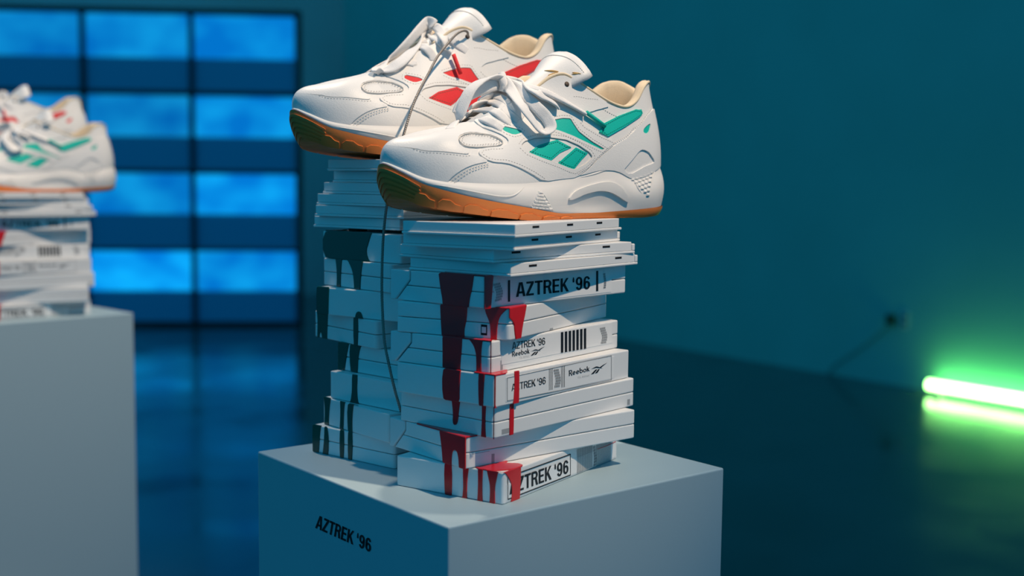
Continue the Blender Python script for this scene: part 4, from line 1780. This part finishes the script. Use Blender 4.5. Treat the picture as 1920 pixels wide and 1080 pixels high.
UPM = UP.mesh('upper')
MIDM = MID.mesh('midsole')
PAIR = 'sneakers on the lettered plinth'
green_shoe = make_shoe('sneaker', GREEN_POSE, TEAL, 'white leather sneaker with teal stripes and gum sole on the stack of red-painted tapes', PAIR)
red_shoe = make_shoe('sneaker', RED_POSE, RED, 'white leather sneaker with red stripes and gum sole on the stack of green-painted tapes', PAIR)


# ---- laces: control points are photo pixels resting on (or lifted from) the shoe
def lace_path(pose, pts, sc, ox, oy):
    out, wd = [], []
    for q in pts:
        x, y, lift = q[:3]
        px, py = x / sc + ox, y / sc + oy
        loc, idx = pose.hit(AllSurf, px, py)
        o, d = pose.ray(px, py)
        # keep the pixel: slide along the ray towards the camera by the lift
        tt = (Vector(loc) - o).dot(d)
        out.append(o + d * (tt - lift * MM))
        l2, n2, i2, dd = AllSurf.bvh.find_nearest(Vector(loc))
        wd.append(Vector(n2) if n2 else Vector((0, 0, 1)))
    return out, wd


def lace(root, pose, pts, sc, ox, oy, width=8.0, thick=2.0, turn=0.0, name='lace'):
    """turn 0: lies flat on the shoe, 1: stands on edge"""
    P, N = lace_path(pose, pts, sc, ox, oy)
    W = []
    m = len(P)
    for i in range(m):
        d = (P[min(i + 1, m - 1)] - P[max(i - 1, 0)]).normalized()
        n = N[i]
        if n.dot((pose.I @ CAM) - P[i]) < 0:
            n = -n
        flat = d.cross(n)
        if flat.length < 1e-6:
            flat = d.orthogonal()
        flat.normalize()
        tn = pts[i][3] if len(pts[i]) > 3 else turn
        W.append((flat * math.cos(tn * math.pi / 2) + n * math.sin(tn * math.pi / 2)).normalized())
    for i in range(1, m):
        if W[i].dot(W[i - 1]) < 0:
            W[i] = -W[i]
    return add(name, ribbon(P, width * MM, thick * MM, W, 8, name), LACE, root), P


def aglet(root, pose, p0, p1, sc, ox, oy, lift0, lift1, material, lab):
    P, _ = lace_path(pose, [(p0[0], p0[1], lift0), (p1[0], p1[1], lift1)], sc, ox, oy)
    add('aglet', tube([P[0], P[0].lerp(P[1], .5), P[1]], .0019, 12), material, root, label=lab)
    return P


A5 = (5.4, 800, 80)
g, gp = green_shoe, GREEN_POSE
# crossing rows up the throat
for row in ([(235, 880, -1), (300, 800, 1.5), (430, 765, 2.5), (580, 775, 3), (700, 830, 2.5), (765, 880, .5)],
            [(400, 730, -1), (470, 690, 2), (590, 680, 3.5), (700, 700, 3.5), (790, 770, 2.5), (850, 815, .5)],
            [(440, 660, 0), (520, 625, 3), (640, 600, 4.5), (740, 625, 4), (830, 720, 2.5), (925, 800, .5)],
            [(520, 600, 0), (600, 560, 3), (700, 545, 5), (800, 590, 4), (890, 680, 3), (980, 760, .5)],
            [(600, 540, 0), (690, 480, 3), (790, 490, 6), (900, 560, 4), (1000, 640, 3), (1070, 690, .5)]):
    lace(g, gp, row, *A5, width=8.4, thick=2.3)
# bow: left loop, right loop, short right loop, lace end, knot
lace(g, gp, [(790, 395, 12, .5), (690, 350, 15, .5), (560, 385, 18, .6), (450, 470, 20, .7), (385, 590, 18, .8), (335, 715, 14, .8), (300, 735, 10, .7), (330, 640, 8, .6), (420, 540, 10, .5), (560, 470, 11, .4), (700, 425, 10, .4), (790, 410, 9, .4)], *A5, width=10.2, thick=2.0, name='bow_loop')
lace(g, gp, [(800, 400, 12, .2), (880, 520, 15, .2), (960, 640, 16, .2), (1060, 770, 15, .2), (1140, 880, 12, .3), (1200, 905, 10, .5), (1258, 860, 9, .6), (1215, 760, 8, .4), (1110, 650, 8, .3), (980, 520, 9, .2), (840, 420, 9, .2)], *A5, width=10.2, thick=2.0, name='bow_loop')
lace(g, gp, [(800, 390, 11, .2), (930, 420, 12, .2), (1080, 490, 10, .3), (1210, 560, 8, .4), (1300, 620, 6, .5), (1325, 655, 4, .6)], *A5, width=10, thick=2.3)
lace(g, gp, [(820, 400, 9, .1), (960, 430, 9, .1), (1150, 480, 7, .2), (1300, 545, 6, .3), (1440, 620, 5, .4), (1560, 690, 5, .5), (1605, 715, 5, .5)], *A5, width=6.5, thick=2.6, name='lace_end')
kn, _ = lace(g, gp, [(770, 350, 11, 0), (785, 400, 15, 0), (800, 450, 15, 0), (790, 500, 10, 0)], *A5, width=12.5, thick=6.5, name='bow_knot')
aglet(g, gp, (1225, 440), (1326, 516), 2.918, 680, 60, 5, 4, TEAL, 'teal lace tip')

N5 = (5.4, 690, 0)
g, gp = red_shoe, RED_POSE
for row in ([(240, 700, 0), (330, 640, 2), (400, 630, 3), (470, 650, 1.5), (480, 668, .3)],
            [(430, 560, 0), (520, 480, 3), (590, 490, 4.5), (650, 560, 3), (660, 615, .5)],
            [(560, 440, 0), (610, 370, 3), (680, 385, 5), (740, 430, 3.5), (775, 478, .5)],
            [(600, 330, 2), (680, 270, 6), (740, 320, 6), (765, 400, 4), (770, 470, 1)],
            [(780, 300, 3), (850, 390, 2), (905, 450, 1.6), (965, 490, 1.2), (995, 520, .2)]):
    lace(g, gp, row, *N5, width=8.4, thick=2.3)
lace(g, gp, [(660, 250, 8, 0), (605, 228, 14, 0), (525, 300, 18, 0), (420, 415, 20, 0), (290, 545, 20, 0), (175, 640, 18, .1), (105, 700, 14, .3), (92, 735, 10, .4), (140, 722, 8, .2), (240, 690, 8, 0), (340, 620, 9, 0), (450, 510, 10, 0), (565, 385, 10, 0), (630, 290, 9, 0)], *N5, width=11.5, thick=2.2, name='bow_loop')
lace(g, gp, [(640, 250, 8, .2), (700, 300, 9, .2), (760, 400, 8, .2), (800, 480, 7, .3), (850, 530, 6, .4)], *N5, width=6.5, thick=2.2, name='lace_end')
lace(g, gp, [(590, 215, 10, 0), (620, 235, 13, 0), (650, 265, 12, 0)], *N5, width=10, thick=5, name='bow_knot')
aglet(g, gp, (866, 552), (937, 748), 5.4, 690, 0, 8, 7, RED, 'red lace tip')

# ------------------------------------------------------------------ steel tether from the red shoe's eyelet down the stack
def tether_pt(px, py, y):
    d = ray(px, py)
    return CAM + d * (y / d.y)


class ShoeSurf:
    bvh = BVHTree.FromPolygons([Vector(v) for v in UP.verts] + [Vector(v) for v in MID.verts] + [Vector(v) for v in OUTS.verts],
                               UP.faces + [tuple(i + len(UP.verts) for i in f) for f in MID.faces] + [tuple(i + len(UP.verts) + len(MID.verts) for i in f) for f in OUTS.faces])


cab = [RED_POSE.M @ (Vector(UP.fn(np.array([EYE_A[0]]), np.array([EYE_A[1]]))[0]) + Vector(UP.normal(np.array([EYE_A[0]]), np.array([EYE_A[1]]))[0]) * .0022)]
for (x, y, lift) in ((876, 60, 9), (868, 58, 13), (855, 65, 18), (838, 84, 24), (819.5, 108, 29), (801, 143, 33), (786, 171, 36), (773, 201, 38), (759, 245, 40), (748, 285, 40)):
    loc, idx = RED_POSE.hit(ShoeSurf, x, y)
    o_, d_ = RED_POSE.ray(x, y)
    tt = (Vector(loc) - o_).dot(d_)
    cab.append(RED_POSE.M @ (o_ + d_ * (tt - lift * MM)))
y_end = cab[-1].y
cab += [tether_pt(736, 330, y_end * .6 + .4 * 1.0), tether_pt(727, 372, 1.0), tether_pt(719, 440, .998), tether_pt(716, 520, .995), tether_pt(717, 580, .992),
        tether_pt(721, 640, .985), tether_pt(729, 682, .978), tether_pt(740, 730, .978), tether_pt(752, 772, .985)]
cpath = catmull(cab, 40)
cm = MB()
for ph in (0, math.pi * 2 / 3, math.pi * 4 / 3):
    pts, acc = [], 0
    for i, q in enumerate(cpath):
        d_ = (cpath[min(i + 1, len(cpath) - 1)] - cpath[max(i - 1, 0)]).normalized()
        sx_ = d_.cross(Vector((0, 1, 0))).normalized()
        sy_ = d_.cross(sx_)
        if i:
            acc += (q - cpath[i - 1]).length
        an = acc / .0062 * 2 * math.pi + ph
        pts.append(q + (sx_ * math.cos(an) + sy_ * math.sin(an)) * .00062)
    me = tube(pts, .00066, 5)
    cm.raw([v.co[:] for v in me.vertices], [tuple(p.vertices) for p in me.polygons])
CABLE = cm.mesh('security_cable', True)
cb = add('security_cable', CABLE, STEEL, None, label='thin braided steel cable running from the red-striped sneaker eyelet down the stacks', category='cable')

# ------------------------------------------------------------------ second plinth with the same display, further back
KIDS = {}
for o in bpy.data.objects:
    if o.parent:
        KIDS.setdefault(o.parent.name, []).append(o)
RC = PF + rx * PS
RC2 = on_z(250, 586.5, PLINTH_H)
DEL = R(7.2)
G = Matrix.Translation((RC2.x, RC2.y, 0)) @ Matrix.Rotation(DEL, 4, 'Z') @ Matrix.Translation((-RC.x, -RC.y, 0))


# the tapes and shoes stand turned a little the other way
DEL2 = R(-11)
T1R = FT[0].F + FT[0].ex * TL
T1R2 = on_z(171, 588, PLINTH_H)
G2 = Matrix.Translation((T1R2.x, T1R2.y, 0)) @ Matrix.Rotation(DEL2, 4, 'Z') @ Matrix.Translation((-T1R.x, -T1R.y, 0))


def relocate(o, M=G2, d=DEL2):
    o.location = M @ o.location
    o.rotation_euler.z += d


p2 = plinth(PF, PYAW, 'plain white square plinth beside the wall of blue panes, no lettering')
relocate(p2, G, DEL)
WHERE = ' on the plinth beside the blue panes'
cores_f = ['bottom red-painted cassette with boxed title label', 'blank red-painted cassette second from bottom under teal-striped sneaker', 'blank red-dripped cassette third from bottom under teal-striped sneaker',
           'cassette with thin-bar title and logo label', 'cassette with seven thick black bars', 'blank cassette with red paint arches', 'cassette with the largest bold title',
           'lowest slim shell above the big-title cassette', 'second slim shell above the big-title cassette', 'third slim shell above the big-title cassette', 'slim shell directly under the teal-striped sneaker']
cores_b = [o_ + ' green-dripped cassette under the red-striped sneaker' for o_ in ('bottom', 'second lowest', 'third lowest', 'fourth lowest', 'fifth lowest', 'sixth lowest', 'seventh lowest', 'topmost')]
cores_b += [o_ + ' slim shell under the red-striped sneaker' for o_ in ords]
for t, c in list(zip(FT + FS, cores_f)) + list(zip(BT + BS, cores_b)):
    r = copy_tree(t.root)
    relocate(r)
    r['label'] = c + WHERE
    r['group'] = t.root['group'] + ' on the further plinth'
for s_, c in ((green_shoe, 'teal-striped white leather sneaker with gum sole'), (red_shoe, 'red-striped white leather sneaker with gum sole')):
    r = copy_tree(s_)
    relocate(r)
    r.location.x -= .020 if s_ is green_shoe else .040
    r.location.z += .0004
    r['label'] = c + WHERE
    r['group'] = 'sneakers on the further plinth'
SC2 = G2 @ SHOE_C
spot('far_key_spot', from_dir(SC2, KEY_AZ, KEY_EL, 2.3), SC2 + Vector((0, 0, .0)), KEY_P * 1.0, WARM, 40, .9, .03)
